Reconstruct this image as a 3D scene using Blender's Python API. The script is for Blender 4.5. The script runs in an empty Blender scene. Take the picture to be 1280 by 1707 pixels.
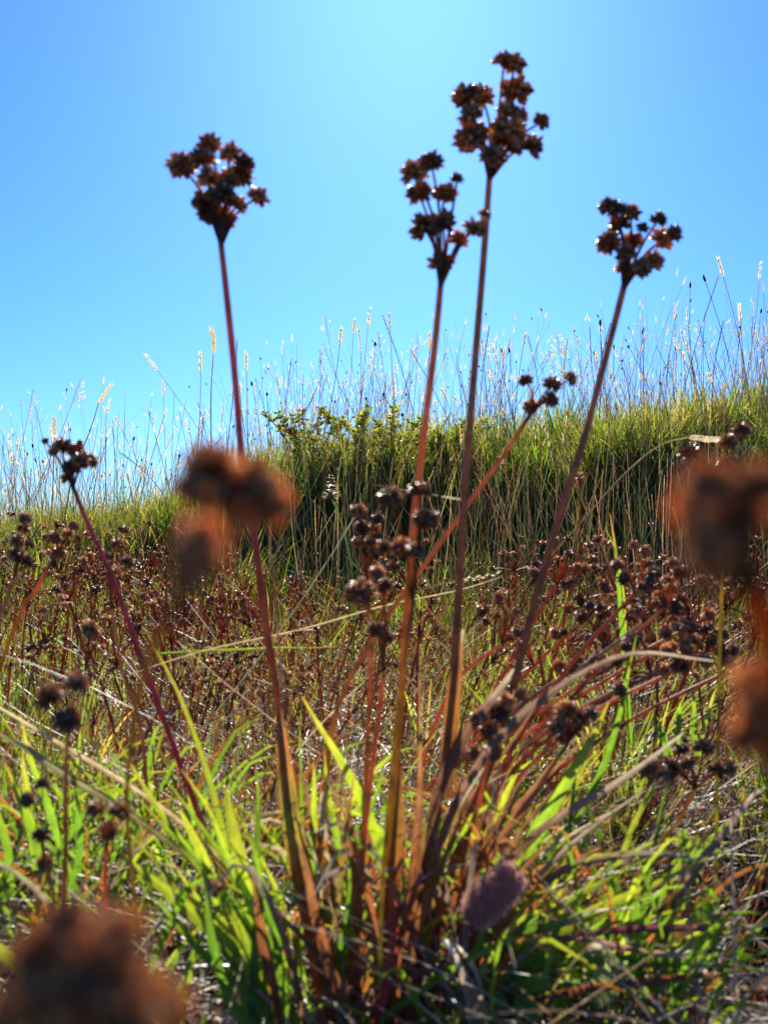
import bpy, math, random
import numpy as np
from mathutils import Vector, Matrix, Quaternion, Euler, noise

random.seed(11)
rng = np.random.default_rng(11)
R = math.radians
sc = bpy.context.scene
COL = sc.collection

# ------------------------------------------------------------------ camera
CAM_H = 0.215            # camera height above the meadow
F = 1675.0               # focal length in pixels of the 1280 x 1707 photograph
cam_d = bpy.data.cameras.new('camera')
cam = bpy.data.objects.new('camera', cam_d)
COL.objects.link(cam)
cam.location = (0, 0, CAM_H)
cam.rotation_euler = (R(90), 0, 0)
cam_d.sensor_fit = 'VERTICAL'
cam_d.sensor_height = 36
cam_d.lens = 36 * F / 1707
cam_d.clip_start = 0.01
cam_d.clip_end = 3000
cam_d.dof.use_dof = True
cam_d.dof.focus_distance = 2.4
cam_d.dof.aperture_fstop = cam_d.lens / 1000 / 0.0019
sc.camera = cam

# ------------------------------------------------------------------ sky and sun
SUN_EL, SUN_AZ = 31.0, 1.5        # degrees; azimuth to the right of straight ahead
w = bpy.data.worlds.new('World')
sc.world = w
w.use_nodes = True
nt = w.node_tree
nt.nodes.clear()
sky = nt.nodes.new('ShaderNodeTexSky')
sky.sky_type = 'NISHITA'
sky.sun_disc = False
sky.sun_elevation = R(SUN_EL)
sky.sun_rotation = R(SUN_AZ)
sky.altitude = 400
sky.air_density = 1.0
sky.dust_density = 0.6
sky.ozone_density = 3.0
tint = nt.nodes.new('ShaderNodeVectorMath')      # the camera's cool daylight balance of a deep clear sky
tint.operation = 'MULTIPLY'
tint.inputs[1].default_value = (.21, .465, .92)
bg = nt.nodes.new('ShaderNodeBackground')
bg.inputs['Strength'].default_value = 0.089
wo = nt.nodes.new('ShaderNodeOutputWorld')
nt.links.new(sky.outputs[0], tint.inputs[0])
nt.links.new(tint.outputs[0], bg.inputs['Color'])
nt.links.new(bg.outputs[0], wo.inputs['Surface'])

sl = bpy.data.lights.new('sun', 'SUN')
sl.energy = 5.0
sl.angle = R(0.53)
sl.color = (1.0, 0.95, 0.86)
so = bpy.data.objects.new('sun', sl)
COL.objects.link(so)
sd = Vector((math.sin(R(SUN_AZ)) * math.cos(R(SUN_EL)), math.cos(R(SUN_AZ)) * math.cos(R(SUN_EL)), math.sin(R(SUN_EL))))
so.rotation_euler = (-sd).to_track_quat('-Z', 'Y').to_euler()
so.location = sd * 20

vs = sc.view_settings
vs.view_transform = 'Standard'
vs.look = 'None'
vs.exposure = 1.1
vs.gamma = 1.0
vs.use_curve_mapping = False
sc.cycles.max_bounces = 10
sc.cycles.transparent_max_bounces = 8
sc.cycles.use_denoising = True
sc.cycles.sample_clamp_indirect = 8

# ------------------------------------------------------------------ helpers
def at(px, py, d):
    """world point that stands d metres in front of the lens"""
    return Vector(((px - 640) / F * d, d, CAM_H + (853.5 - py) / F * d))

def tag(o, label=None, cat=None, group=None, kind=None):
    if label: o['label'] = label
    if cat: o['category'] = cat
    if group: o['group'] = group
    if kind: o['kind'] = kind
    return o

def empty(name, loc=(0, 0, 0)):
    o = bpy.data.objects.new(name, None)
    o.empty_display_size = 0.02
    o.location = loc
    COL.objects.link(o)
    return o

def copy_tree(o, parent=None):
    c = o.copy()
    COL.objects.link(c)
    c.parent = parent
    for ch in o.children:
        copy_tree(ch, c)
    return c

class MB:
    """collects shapes; build() links them as one mesh object"""
    def __init__(s):
        s.v = []; s.f = []; s.c = []; s.n = 0
    def add(s, verts, faces, cols):
        s.v.append(np.asarray(verts, dtype=np.float64).reshape(-1, 3))
        s.c.append(np.asarray(cols, dtype=np.float64).reshape(-1, 4))
        for a in faces:
            a = np.asarray(a, dtype=np.int64)
            if len(a): s.f.append(a + s.n)
        s.n += len(s.v[-1])
    def mesh(s, name, mat, off=(0, 0, 0), smooth=True):
        V = np.concatenate(s.v) - np.asarray(off)
        C = np.concatenate(s.c)
        me = bpy.data.meshes.new(name)
        me.vertices.add(len(V))
        me.vertices.foreach_set('co', V.astype(np.float32).ravel())
        ls = [f.ravel() for f in s.f]
        sizes = np.concatenate([np.full(len(f), f.shape[1]) for f in s.f])
        L = np.concatenate(ls)
        me.loops.add(len(L))
        me.loops.foreach_set('vertex_index', L.astype(np.int32))
        me.polygons.add(len(sizes))
        st = np.zeros(len(sizes), dtype=np.int32)
        st[1:] = np.cumsum(sizes)[:-1]
        me.polygons.foreach_set('loop_start', st)
        me.update(calc_edges=True)
        me.polygons.foreach_set('use_smooth', np.full(len(sizes), smooth))
        ca = me.color_attributes.new('Col', 'FLOAT_COLOR', 'POINT')
        ca.data.foreach_set('color', C.astype(np.float32).ravel())
        me.materials.append(mat)
        me.validate()
        return me
    def build(s, name, mat, parent=None, smooth=True):
        off = parent.location if parent else (0, 0, 0)
        o = bpy.data.objects.new(name, s.mesh(name, mat, off, smooth))
        COL.objects.link(o)
        o.parent = parent
        return o

def lerp_cols(stops, t):
    """stops: [(t, (r, g, b))]"""
    ts = [q[0] for q in stops]
    return np.stack([np.interp(t, ts, [q[1][k] for q in stops]) for k in range(3)], -1)

def smooth_path(pts, n):
    P = np.array([tuple(p) for p in pts], dtype=float)
    if len(P) == 2:
        P = np.array([P[0], (P[0] + P[1]) / 2, P[1]])
    m = len(P)
    Q = np.vstack([2 * P[0] - P[1], P, 2 * P[-1] - P[-2]])
    out = []
    for k in range(n + 1):
        u = k / n * (m - 1)
        i = min(int(u), m - 2)
        t = u - i
        a, b, c, d = Q[i], Q[i + 1], Q[i + 2], Q[i + 3]
        out.append(0.5 * (2 * b + (c - a) * t + (2 * a - 5 * b + 4 * c - d) * t * t + (3 * b - a - 3 * c + d) * t ** 3))
    return np.array(out)

def tangents(P):
    T = np.gradient(P, axis=0)
    return T / (np.linalg.norm(T, axis=1, keepdims=True) + 1e-12)

def tube(mb, pts, rads, cols, n=14, sides=8, cap=True):
    P = smooth_path(pts, n)
    T = tangents(P)
    t = np.linspace(0, 1, n + 1)
    r = np.interp(t, np.linspace(0, 1, len(rads)), rads)
    ref = np.array([0.13, -1.0, 0.21])
    A = np.cross(T, ref); A /= np.linalg.norm(A, axis=1, keepdims=True) + 1e-12
    B = np.cross(T, A)
    ang = np.arange(sides) / sides * 2 * math.pi
    V = P[:, None] + r[:, None, None] * (np.cos(ang)[None, :, None] * A[:, None] + np.sin(ang)[None, :, None] * B[:, None])
    c = lerp_cols(cols, t)
    C = np.zeros((n + 1, sides, 4))
    C[..., :3] = c[:, None]
    C[..., 3] = (np.arange(sides) / sides)[None]
    i, j = np.meshgrid(np.arange(n), np.arange(sides), indexing='ij')
    j2 = (j + 1) % sides
    q = np.stack([i * sides + j, i * sides + j2, (i + 1) * sides + j2, (i + 1) * sides + j], -1).reshape(-1, 4)
    mb.add(V.reshape(-1, 3), [q], C.reshape(-1, 4))
    if cap:
        mb.add(np.vstack([V[-1], P[-1] + T[-1] * r[-1] * .5]), [[(k, (k + 1) % sides, sides) for k in range(sides)]], np.vstack([C[-1], C[-1, :1]]))

def ribbon(mb, pts, widths, cols, n=16, fold=0.18, hint=(0, -1, 0.25), twist=0.0, across=4, wave=0.0):
    """a leaf blade: keeled cross-section, tapering, slightly rippled"""
    P = smooth_path(pts, n)
    T = tangents(P)
    t = np.linspace(0, 1, n + 1)
    wd = np.interp(t, np.linspace(0, 1, len(widths)), widths)
    h = np.array(hint, dtype=float)
    S = np.cross(T, h); S /= np.linalg.norm(S, axis=1, keepdims=True) + 1e-12
    N = np.cross(S, T)
    a = twist * (t - 0.3)
    S2 = S * np.cos(a)[:, None] + N * np.sin(a)[:, None]
    N2 = -S * np.sin(a)[:, None] + N * np.cos(a)[:, None]
    u = np.linspace(-1, 1, across + 1)
    ph = random.uniform(0, 6.28)
    rip = wave * np.sin(t * random.uniform(8, 16) + ph)
    V = P[:, None] + (wd[:, None] / 2 * u[None])[..., None] * S2[:, None] + \
        (wd[:, None] * (fold * (np.abs(u)[None] - 0.5) + rip[:, None] * u[None]))[..., None] * N2[:, None]
    C = np.zeros((n + 1, across + 1, 4))
    C[..., :3] = lerp_cols(cols, t)[:, None]
    C[..., 3] = (u[None] + 1) / 2
    k = across + 1
    i, j = np.meshgrid(np.arange(n), np.arange(across), indexing='ij')
    q = np.stack([i * k + j, i * k + j + 1, (i + 1) * k + j + 1, (i + 1) * k + j], -1).reshape(-1, 4)
    mb.add(V.reshape(-1, 3), [q], C.reshape(-1, 4))

def blades(mb, base, L, wd, az, lean, curl, cb, ct, S=4, round_=False, cm=None, taper=1.6):
    """many thin blades at once (ribbons, or three-sided stalks)"""
    N = len(base)
    t = np.linspace(0, 1, S + 1)
    th = lean[:, None] + curl[:, None] * t[None]
    step = (L / S)[:, None]
    hx = np.concatenate([np.zeros((N, 1)), np.cumsum(np.sin((th[:, 1:] + th[:, :-1]) / 2) * step, 1)], 1)
    hz = np.concatenate([np.zeros((N, 1)), np.cumsum(np.cos((th[:, 1:] + th[:, :-1]) / 2) * step, 1)], 1)
    P = np.zeros((N, S + 1, 3))
    P[..., 0] = base[:, 0:1] + hx * np.cos(az)[:, None]
    P[..., 1] = base[:, 1:2] + hx * np.sin(az)[:, None]
    P[..., 2] = base[:, 2:3] + hz
    prof = (1 - t ** taper) * 0.96 + 0.04 if not round_ else 1 - 0.5 * t
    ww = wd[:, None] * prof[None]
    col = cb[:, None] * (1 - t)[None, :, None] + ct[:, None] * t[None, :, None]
    if cm is not None:
        k1 = np.clip(1 - np.abs(t - .5) * 2, 0, 1)[None, :, None]
        col = col * (1 - k1) + cm[:, None] * k1
    if round_:
        K = 3
        ang = np.array([0, 2.094, 4.189])
        X = np.stack([-np.sin(az), np.cos(az), np.zeros(N)], -1)
        Y = np.stack([np.cos(az), np.sin(az), np.zeros(N)], -1)
        V = P[:, :, None] + (ww[..., None] / 2 * np.cos(ang))[..., None] * X[:, None, None] + (ww[..., None] / 2 * np.sin(ang))[..., None] * Y[:, None, None]
        pairs = [(0, 1), (1, 2), (2, 0)]
    else:
        K = 3
        yaw = az + math.pi / 2 + rng.normal(0, .7, N)
        X = np.stack([np.cos(yaw), np.sin(yaw), np.zeros(N)], -1)
        Z = np.stack([-np.sin(yaw), np.cos(yaw), np.zeros(N)], -1)
        u = np.array([-1, 0, 1.])
        V = P[:, :, None] + (ww[..., None] / 2 * u)[..., None] * X[:, None, None] + (ww[..., None] * .14 * np.array([1, -1, 1.]))[..., None] * Z[:, None, None]
        pairs = [(0, 1), (1, 2)]
    C = np.ones((N, S + 1, K, 4))
    C[..., :3] = np.clip(col, 0, 1)[:, :, None]
    C[..., 3] = np.array([0, .5, 1.])
    b = np.arange(N)[:, None] * ((S + 1) * K)
    fs = []
    for s in range(S):
        for (i, j) in pairs:
            fs.append(np.stack([b[:, 0] + s * K + i, b[:, 0] + s * K + j, b[:, 0] + (s + 1) * K + j, b[:, 0] + (s + 1) * K + i], -1))
    mb.add(V.reshape(-1, 3), [np.concatenate(fs)], C.reshape(-1, 4))
    return P[:, -1], P[:, -1] - P[:, -2]

def pick(cols, n, jit=.18):
    c = np.array(cols)[rng.integers(0, len(cols), n)]
    return np.clip(c * (1 + rng.normal(0, jit, (n, 1))) * (1 + rng.normal(0, jit * .4, (n, 3))), .004, 1)

# ------------------------------------------------------------------ materials
def plant_mat(name, trans, tgain=(2.0, 2.0, 1.2), rough=.42, spec=.45, stripes=0.0, mottle=.35, mscale=220, bump=0.0, vary=(.8, 1.2)):
    m = bpy.data.materials.new(name)
    m.use_nodes = True
    t = m.node_tree; N = t.nodes; L = t.links
    N.clear()
    out = N.new('ShaderNodeOutputMaterial')
    at_ = N.new('ShaderNodeAttribute'); at_.attribute_name = 'Col'
    tc = N.new('ShaderNodeTexCoord')
    nz = N.new('ShaderNodeTexNoise'); nz.inputs['Scale'].default_value = mscale; nz.inputs['Detail'].default_value = 4
    L.new(tc.outputs['Object'], nz.inputs['Vector'])
    mr = N.new('ShaderNodeMapRange')
    mr.inputs['From Min'].default_value = .3; mr.inputs['From Max'].default_value = .7
    mr.inputs['To Min'].default_value = 1 - mottle; mr.inputs['To Max'].default_value = 1 + mottle
    L.new(nz.outputs['Fac'], mr.inputs['Value'])
    oi = N.new('ShaderNodeObjectInfo')
    mo = N.new('ShaderNodeMapRange'); mo.inputs['To Min'].default_value = vary[0]; mo.inputs['To Max'].default_value = vary[1]
    L.new(oi.outputs['Random'], mo.inputs['Value'])
    mu = N.new('ShaderNodeMath'); mu.operation = 'MULTIPLY'
    L.new(mr.outputs[0], mu.inputs[0]); L.new(mo.outputs[0], mu.inputs[1])
    fac = mu.outputs[0]
    if stripes:
        # fibres: noise drawn out along the blade
        sx = N.new('ShaderNodeSeparateXYZ'); L.new(tc.outputs['Object'], sx.inputs[0])
        cx = N.new('ShaderNodeCombineXYZ')
        for k_, (src, sc_) in enumerate(((at_.outputs['Alpha'], 14.0), (sx.outputs['X'], 30.0), (sx.outputs['Z'], 24.0))):
            q_ = N.new('ShaderNodeMath'); q_.operation = 'MULTIPLY'; q_.inputs[1].default_value = sc_
            L.new(src, q_.inputs[0]); L.new(q_.outputs[0], cx.inputs[k_])
        n2 = N.new('ShaderNodeTexNoise'); n2.inputs['Scale'].default_value = 1.0; n2.inputs['Detail'].default_value = 3
        L.new(cx.outputs[0], n2.inputs['Vector'])
        s3 = N.new('ShaderNodeMapRange'); s3.inputs['From Min'].default_value = .3; s3.inputs['From Max'].default_value = .7
        s3.inputs['To Min'].default_value = 1 - stripes; s3.inputs['To Max'].default_value = 1 + stripes
        L.new(n2.outputs['Fac'], s3.inputs['Value'])
        m2 = N.new('ShaderNodeMath'); m2.operation = 'MULTIPLY'
        L.new(fac, m2.inputs[0]); L.new(s3.outputs[0], m2.inputs[1]); fac = m2.outputs[0]
    vm = N.new('ShaderNodeVectorMath'); vm.operation = 'SCALE'
    L.new(at_.outputs['Color'], vm.inputs[0]); L.new(fac, vm.inputs['Scale'])
    pb = N.new('ShaderNodeBsdfPrincipled')
    pb.inputs['Roughness'].default_value = rough
    pb.inputs['Specular IOR Level'].default_value = spec
    L.new(vm.outputs[0], pb.inputs['Base Color'])
    if bump:
        bp = N.new('ShaderNodeBump'); bp.inputs['Strength'].default_value = bump; bp.inputs['Distance'].default_value = .0005
        L.new(nz.outputs['Fac'], bp.inputs['Height']); L.new(bp.outputs[0], pb.inputs['Normal'])
    if trans > 0:
        tg = N.new('ShaderNodeVectorMath'); tg.operation = 'MULTIPLY'; tg.inputs[1].default_value = tgain
        L.new(vm.outputs[0], tg.inputs[0])
        tb = N.new('ShaderNodeBsdfTranslucent')
        L.new(tg.outputs[0], tb.inputs['Color'])
        mx = N.new('ShaderNodeMixShader'); mx.inputs[0].default_value = trans
        L.new(pb.outputs[0], mx.inputs[1]); L.new(tb.outputs[0], mx.inputs[2])
        L.new(mx.outputs[0], out.inputs['Surface'])
    else:
        L.new(pb.outputs[0], out.inputs['Surface'])
    return m

M_LEAF = plant_mat('leaf_blade', .5, (2.5, 2.3, 1.0), .42, .4, stripes=.28, mottle=.2)
M_GRASS = plant_mat('grass_blade', .5, (2.4, 2.3, 1.0), .45, .3, mottle=.2, mscale=60)
M_STEM = plant_mat('rush_stem', .5, (2.4, 2.3, 1.7), .5, .3, stripes=.3, mottle=.3, mscale=160, bump=.3)
M_SHEATH = plant_mat('leaf_sheath', .45, (2.2, 2.0, 1.4), .5, .3, stripes=.45, mottle=.35, mscale=120)
M_BRANCH = plant_mat('flower_branch', .5, (2.2, 2.0, 1.4), 1.0, .0, mottle=.3, mscale=200)
M_HEAD = plant_mat('seed_capsule', .52, (2.5, 2.4, 1.7), .34, .45, mottle=.4, mscale=3, vary=(.6, 1.5))
M_HEAD_DULL = plant_mat('seed_capsule_dull', .52, (2.5, 2.2, 1.55), .7, .08, mottle=.4, mscale=3, vary=(.7, 1.3))  # matte capsules of the near heads that carry the painted glow
M_DRY = plant_mat('dry_straw', .45, (1.8, 1.65, 1.35), .45, .4, stripes=.25, mottle=.3)
M_LITTER = plant_mat('straw_litter', .42, (1.8, 1.65, 1.35), .42, .5, mottle=.3)
M_FUZZ = plant_mat('fuzz', .5, (1.3, 1.1, 1.1), .7, .2, mottle=.2)

def ground_mat():
    m = bpy.data.materials.new('meadow_soil')
    m.use_nodes = True
    t = m.node_tree; N = t.nodes; L = t.links
    pb = N['Principled BSDF']
    tc = N.new('ShaderNodeTexCoord')
    a = N.new('ShaderNodeTexNoise'); a.inputs['Scale'].default_value = 14; a.inputs['Detail'].default_value = 9
    b = N.new('ShaderNodeTexNoise'); b.inputs['Scale'].default_value = 160; b.inputs['Detail'].default_value = 6
    L.new(tc.outputs['Object'], a.inputs['Vector']); L.new(tc.outputs['Object'], b.inputs['Vector'])
    cr = N.new('ShaderNodeValToRGB')
    cr.color_ramp.elements[0].position = .35; cr.color_ramp.elements[0].color = (.012, .009, .006, 1)
    cr.color_ramp.elements[1].position = .7; cr.color_ramp.elements[1].color = (.085, .062, .036, 1)
    e = cr.color_ramp.elements.new(.55); e.color = (.055, .048, .024, 1)
    L.new(a.outputs['Fac'], cr.inputs['Fac'])
    L.new(cr.outputs[0], pb.inputs['Base Color'])
    bp = N.new('ShaderNodeBump'); bp.inputs['Strength'].default_value = .8; bp.inputs['Distance'].default_value = .01
    L.new(b.outputs['Fac'], bp.inputs['Height']); L.new(bp.outputs[0], pb.inputs['Normal'])
    pb.inputs['Roughness'].default_value = .9
    return m
M_SOIL = ground_mat()

# colours (reflectances)
YG = (.18, .228, .025); LG = (.10, .19, .024); DG = (.045, .10, .016); GR = (.075, .16, .02)
OR = (.17, .062, .022); BR = (.11, .05, .024); RD = (.22, .03, .022); PU = (.13, .035, .045)
ST = (.34, .27, .15); GY = (.22, .18, .14); PALE = (.5, .45, .34); DK = (.03, .018, .012); OL = (.13, .11, .03)

# ------------------------------------------------------------------ ground and bank
HBX = [-40, -4, -1.22, -.745, -.5, -.363, -.2, -.076, .5, .85, 1.22, 2, 4, 40]
HBY = [.03, .06, .115, .18, .24, .30, .37, .41, .44, .48, .525, .58, .62, .62]
def sstep(a, b, x):
    t = np.clip((x - a) / (b - a), 0, 1)
    return t * t * (3 - 2 * t)
def H(x, y):
    x = np.asarray(x, dtype=float); y = np.asarray(y, dtype=float)
    edge = 2.25 + .07 * np.sin(x * 2.3 + 1) + .04 * np.sin(x * 6.1)
    hb = np.interp(x, HBX, HBY)
    z = -.045 * sstep(.5, 1.0, y) + .045 * sstep(1.7, 2.3, y)
    steep = .34 + .13 * np.sin(x * 3.1 + .6) + .05 * np.sin(x * 8.3)
    z = z + hb * (.62 * sstep(edge, edge + steep, y) + .38 * np.clip((y - edge - .12) / .85, 0, 1) ** .8)
    z = z - .05 * np.clip(y - 3.3, 0, 900)
    z = z - .14 * np.exp(-((x - .215) / .085) ** 2 - ((y - .60) / .085) ** 2)
    z = z + .010 * np.sin(x * 9 + 1.3) * np.sin(y * 8 + .4) + .006 * np.sin(x * 21 + y * 17)
    return z
def axis_(lo, hi, step, far):
    a = list(np.arange(lo, hi + 1e-6, step))
    s = step
    p = a[-1]
    while p < far:
        s *= 1.35; p += s; a.append(p)
    s = step; p = a[0]; pre = []
    while p > -far:
        s *= 1.35; p -= s; pre.append(p)
    return np.array(pre[::-1] + a)
gx = axis_(-2.4, 2.4, .035, 700); gy = axis_(-.4, 4.2, .035, 700)
GX, GY_ = np.meshgrid(gx, gy, indexing='ij')
gz = H(GX, GY_)
mb = MB()
ni, nj = len(gx), len(gy)
i, j = np.meshgrid(np.arange(ni - 1), np.arange(nj - 1), indexing='ij')
q = np.stack([i * nj + j, (i + 1) * nj + j, (i + 1) * nj + j + 1, i * nj + j + 1], -1).reshape(-1, 4)
mb.add(np.stack([GX, GY_, gz], -1), [q], np.ones((ni * nj, 4)) * .05)
tag(mb.build('ground', M_SOIL), kind='structure')

def on(x, y, dz=-.004):
    return Vector((x, y, float(H(x, y)) + dz))

# ------------------------------------------------------------------ seed heads of the rush
def fib(n):
    k = np.arange(n) + .5
    ph = np.arccos(1 - 2 * k / n); th = math.pi * (1 + 5 ** .5) * k
    return np.stack([np.cos(th) * np.sin(ph), np.sin(th) * np.sin(ph), np.cos(ph)], -1)

def seed_head_mesh(seed, n=30, sides=5, low=-.75, gain=1.0):
    r = np.random.default_rng(seed)
    mb = MB()
    D = fib(n) + r.normal(0, .12, (n, 3))
    D /= np.linalg.norm(D, axis=1, keepdims=True)
    D = D[D[:, 2] > low]
    for d in D:
        ax = np.cross(d, [.3, .2, .9]); ax /= np.linalg.norm(ax); bx = np.cross(d, ax)
        ln = r.uniform(.82, 1.06); rd = r.uniform(.13, .19)
        st = np.array([.15, .45, .68, .86, 1.0]) * ln
        rr = np.array([.5, .95, 1.05, .75, .10]) * rd
        ang = np.arange(sides) / sides * 2 * math.pi + r.uniform(0, 6)
        ring = np.cos(ang)[:, None] * ax + np.sin(ang)[:, None] * bx
        V = d[None, None] * st[:, None, None] + rr[:, None, None] * ring[None]
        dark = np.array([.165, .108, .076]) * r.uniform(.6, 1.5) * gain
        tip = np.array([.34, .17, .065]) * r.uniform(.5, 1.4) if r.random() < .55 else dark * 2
        tip = tip * (np.array([1.25, 1.22, 1.0]) if gain > 1 else 1)  # near heads: backlit glow put into the tip colour
        C = np.ones((5, sides, 4))
        for k, f in enumerate((0, .15, .5, .85, 1)):
            C[k, :, :3] = dark * (1 - f) + tip * f
        i, j = np.meshgrid(np.arange(4), np.arange(sides), indexing='ij')
        j2 = (j + 1) % sides
        q = np.stack([i * sides + j, i * sides + j2, (i + 1) * sides + j2, (i + 1) * sides + j], -1).reshape(-1, 4)
        mb.add(V.reshape(-1, 3), [q], C.reshape(-1, 4))
        if r.random() < .8:      # a stiff pointed scale beside the capsule
            s = ax * math.cos(ang[0]) + bx * math.sin(ang[0])
            p0 = d * .3 * ln + s * rd * 1.1
            tipp = (d + s * .16) * ln * r.uniform(1.02, 1.14)
            sd_ = np.cross(d, s) * rd * .5
            V = np.array([p0 + sd_, p0 - sd_, p0 + s * .06, tipp])
            cc = np.ones((4, 4)); cc[:, :3] = np.array([.26, .16, .08]) * r.uniform(.6, 1.6)
            mb.add(V, [[(0, 1, 3), (1, 2, 3), (2, 0, 3)]], cc)
    return mb.mesh('seed_head', M_HEAD_DULL if gain > 1 else M_HEAD)
HEADS = [seed_head_mesh(40 + k, n=(52, 40, 60, 46, 34, 56)[k], low=(-.75, -.5, -.9, -.6, -.2, -.8)[k]) for k in range(6)]
HEADS_BACKLIT = [seed_head_mesh(80 + k, n=(44, 36, 50)[k], gain=1.2) for k in range(3)]  # near heads, coloured lighter to imitate sun glowing through the capsules
HEADS_LOW = [seed_head_mesh(60 + k, n=(16, 22, 12, 18)[k], sides=4, low=(-.8, -.5, -.9, -.2)[k]) for k in range(4)]

def put_head(p, r, parent, meshes=HEADS, up=None):
    o = bpy.data.objects.new('seed_head', random.choice(meshes))
    COL.objects.link(o)
    o.parent = parent
    o.location = Vector(p) - Vector(parent.location)
    d = Vector(up) if up is not None else Vector((random.uniform(-.5, .5), random.uniform(-.5, .5), 1))
    o.rotation_euler = (d.to_track_quat('Z', 'Y') @ Quaternion((0, 0, 1), random.uniform(0, 6.28))).to_euler()
    s = r * random.uniform(.86, 1.12)
    o.scale = (s * random.uniform(.92, 1.12), s * random.uniform(.92, 1.12), s * random.uniform(.82, 1.0))
    return o

def rush(label, path, wpx, heads, cols, group=None, dj=None, base=None, spread=.010, rscale=1.0, leaves=(), name='rush'):
    """path: (px, py, d) from the joint of the flower head down to the base"""
    P = [at(*p) for p in path]
    if base is not None: P.append(base)
    root = empty(name, P[-1])
    tag(root, label, 'rush', group)
    r0 = wpx / 2 * path[0][2] / F
    mb = MB()
    tube(mb, P, [r0 * x * random.uniform(.92, 1.08) for x in np.linspace(.85, 1.2, 16)], cols, n=34, sides=10)
    mb.build('stem', M_BRANCH if path[0][2] < .12 else M_STEM, root)
    J = P[0]; d0 = path[0][2]
    T = (P[0] - P[1]).normalized()
    for k, h in enumerate(heads):
        hx, hy, hr = h[0], h[1], h[2]
        hd = h[3] if len(h) > 3 else d0 + random.uniform(-spread, spread)
        p = at(hx, hy, hd)
        r = hr * hd / F * rscale * 1.33
        mid = J.lerp(p, .45) + T * (p - J).length * .12 + Vector((random.uniform(-1, 1), random.uniform(-1, 1), 0)) * (p - J).length * .04
        mb = MB()
        tube(mb, [J - T * r0 * 1.5, mid, p], [min(r0 * .62, .0009), min(r0 * .42, .0006), min(r0 * .32, .0005)], [(0, cols[0][1]), (1, (.2, .06, .025))], n=9, sides=6)
        mb.build('branch', M_BRANCH, root)
        put_head(p, r, root, HEADS_BACKLIT if hd < .12 else HEADS, up=(p - mid) + Vector((0, 0, (p - mid).length * .4)))
    for lf in leaves:
        leaf(root, **lf)
    return root

def leaf(root, pts, w, cols, mat=None, name='leaf', label=None, **kw):
    """pts (px, py, d) from base to tip; w in photo pixels at those depths"""
    P = [at(*p) for p in pts]
    dm = pts[len(pts) // 2][2]
    mb = MB()
    ribbon(mb, P, [x * dm / F for x in w], cols, **kw)
    o = mb.build(name, mat or M_LEAF, root)
    if label: o['label'] = label
    return o

# stem colours run from the joint (0) to the base (1)
C_PUR = [(0, (.10, .055, .035)), (.12, (.2, .06, .058)), (.45, (.14, .045, .045)), (.7, (.15, .06, .025)), (1, (.2, .05, .025))]
C_ORG = [(0, (.12, .055, .03)), (.2, (.2, .075, .048)), (.5, (.19, .075, .03)), (.75, (.17, .09, .02)), (1, (.24, .04, .02))]
C_BRN = [(0, (.13, .065, .04)), (.3, (.12, .06, .045)), (.6, (.11, .05, .03)), (1, (.17, .05, .022))]
C_GRN = [(0, (.14, .06, .025)), (.4, (.17, .09, .02)), (1, (.14, .12, .02))]
C_RED = [(0, (.17, .06, .035)), (.5, (.2, .058, .043)), (1, (.17, .07, .03))]

for c_ in (C_PUR, C_ORG, C_BRN, C_GRN, C_RED):
    c_[:] = [(t_, tuple(min(1, v * g) for v, g in zip(k_, (1.55, 1.85, 1.75)))) for t_, k_ in c_]
# ---- the tall rushes of the main clump
rush('tall rush left of centre with dense dark flower head and red stem against the sky',
     [(368, 400, .42), (381, 520, .422), (394, 650, .424), (404, 770, .425), (424, 890, .425), (442, 1030, .425), (466, 1190, .423), (490, 1400, .42), (540, 1640, .415), (552, 1720, .412)], 12,
     [(350, 243, 20), (303, 276, 19), (336, 268, 20), (347, 297, 20), (384, 256, 18), (408, 272, 18), (402, 293, 17), (380, 302, 18), (338, 334, 20), (370, 326, 20), (396, 341, 17), (430, 328, 17), (352, 352, 18), (372, 362, 18)],
     C_PUR,
     leaves=[dict(pts=[(556, 1720, .41), (528, 1560, .41), (492, 1400, .416), (474, 1270, .419), (466, 1180, .42)], w=[44, 40, 36, 26, 4],
                  cols=[(0, (.2, .05, .025)), (.3, (.22, .045, .02)), (.55, (.13, .12, .02)), (.8, (.22, .09, .03)), (1, (.14, .06, .03))], fold=.3, mat=M_SHEATH),
             dict(pts=[(566, 1720, .418), (540, 1600, .418), (500, 1440, .42), (486, 1320, .424)], w=[26, 22, 16, 3],
                  cols=[(0, (.2, .06, .025)), (.5, (.12, .13, .02)), (1, (.2, .08, .02))], fold=.2)])
rush('tall rush in the centre with open brown flower head and orange-red stem',
     [(735, 468, .41), (724, 580, .412), (707, 720, .414), (692, 850, .415), (680, 1000, .415), (667, 1180, .415), (655, 1360, .413), (643, 1560, .41), (636, 1720, .408)], 13,
     [(719, 270, 20), (691, 290, 19), (698, 322, 18), (762, 298, 10), (741, 323, 20), (707, 380, 24), (738, 374, 20), (764, 402, 18), (791, 382, 18), (806, 358, 12), (734, 440, 23)],
     C_ORG,
     leaves=[dict(pts=[(640, 1720, .40), (650, 1560, .40), (662, 1400, .402), (668, 1270, .405)], w=[30, 26, 20, 3],
                  cols=[(0, (.22, .05, .02)), (.35, (.27, .045, .03)), (.7, (.17, .09, .02)), (1, OR)], fold=.25, mat=M_SHEATH)])
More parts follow.
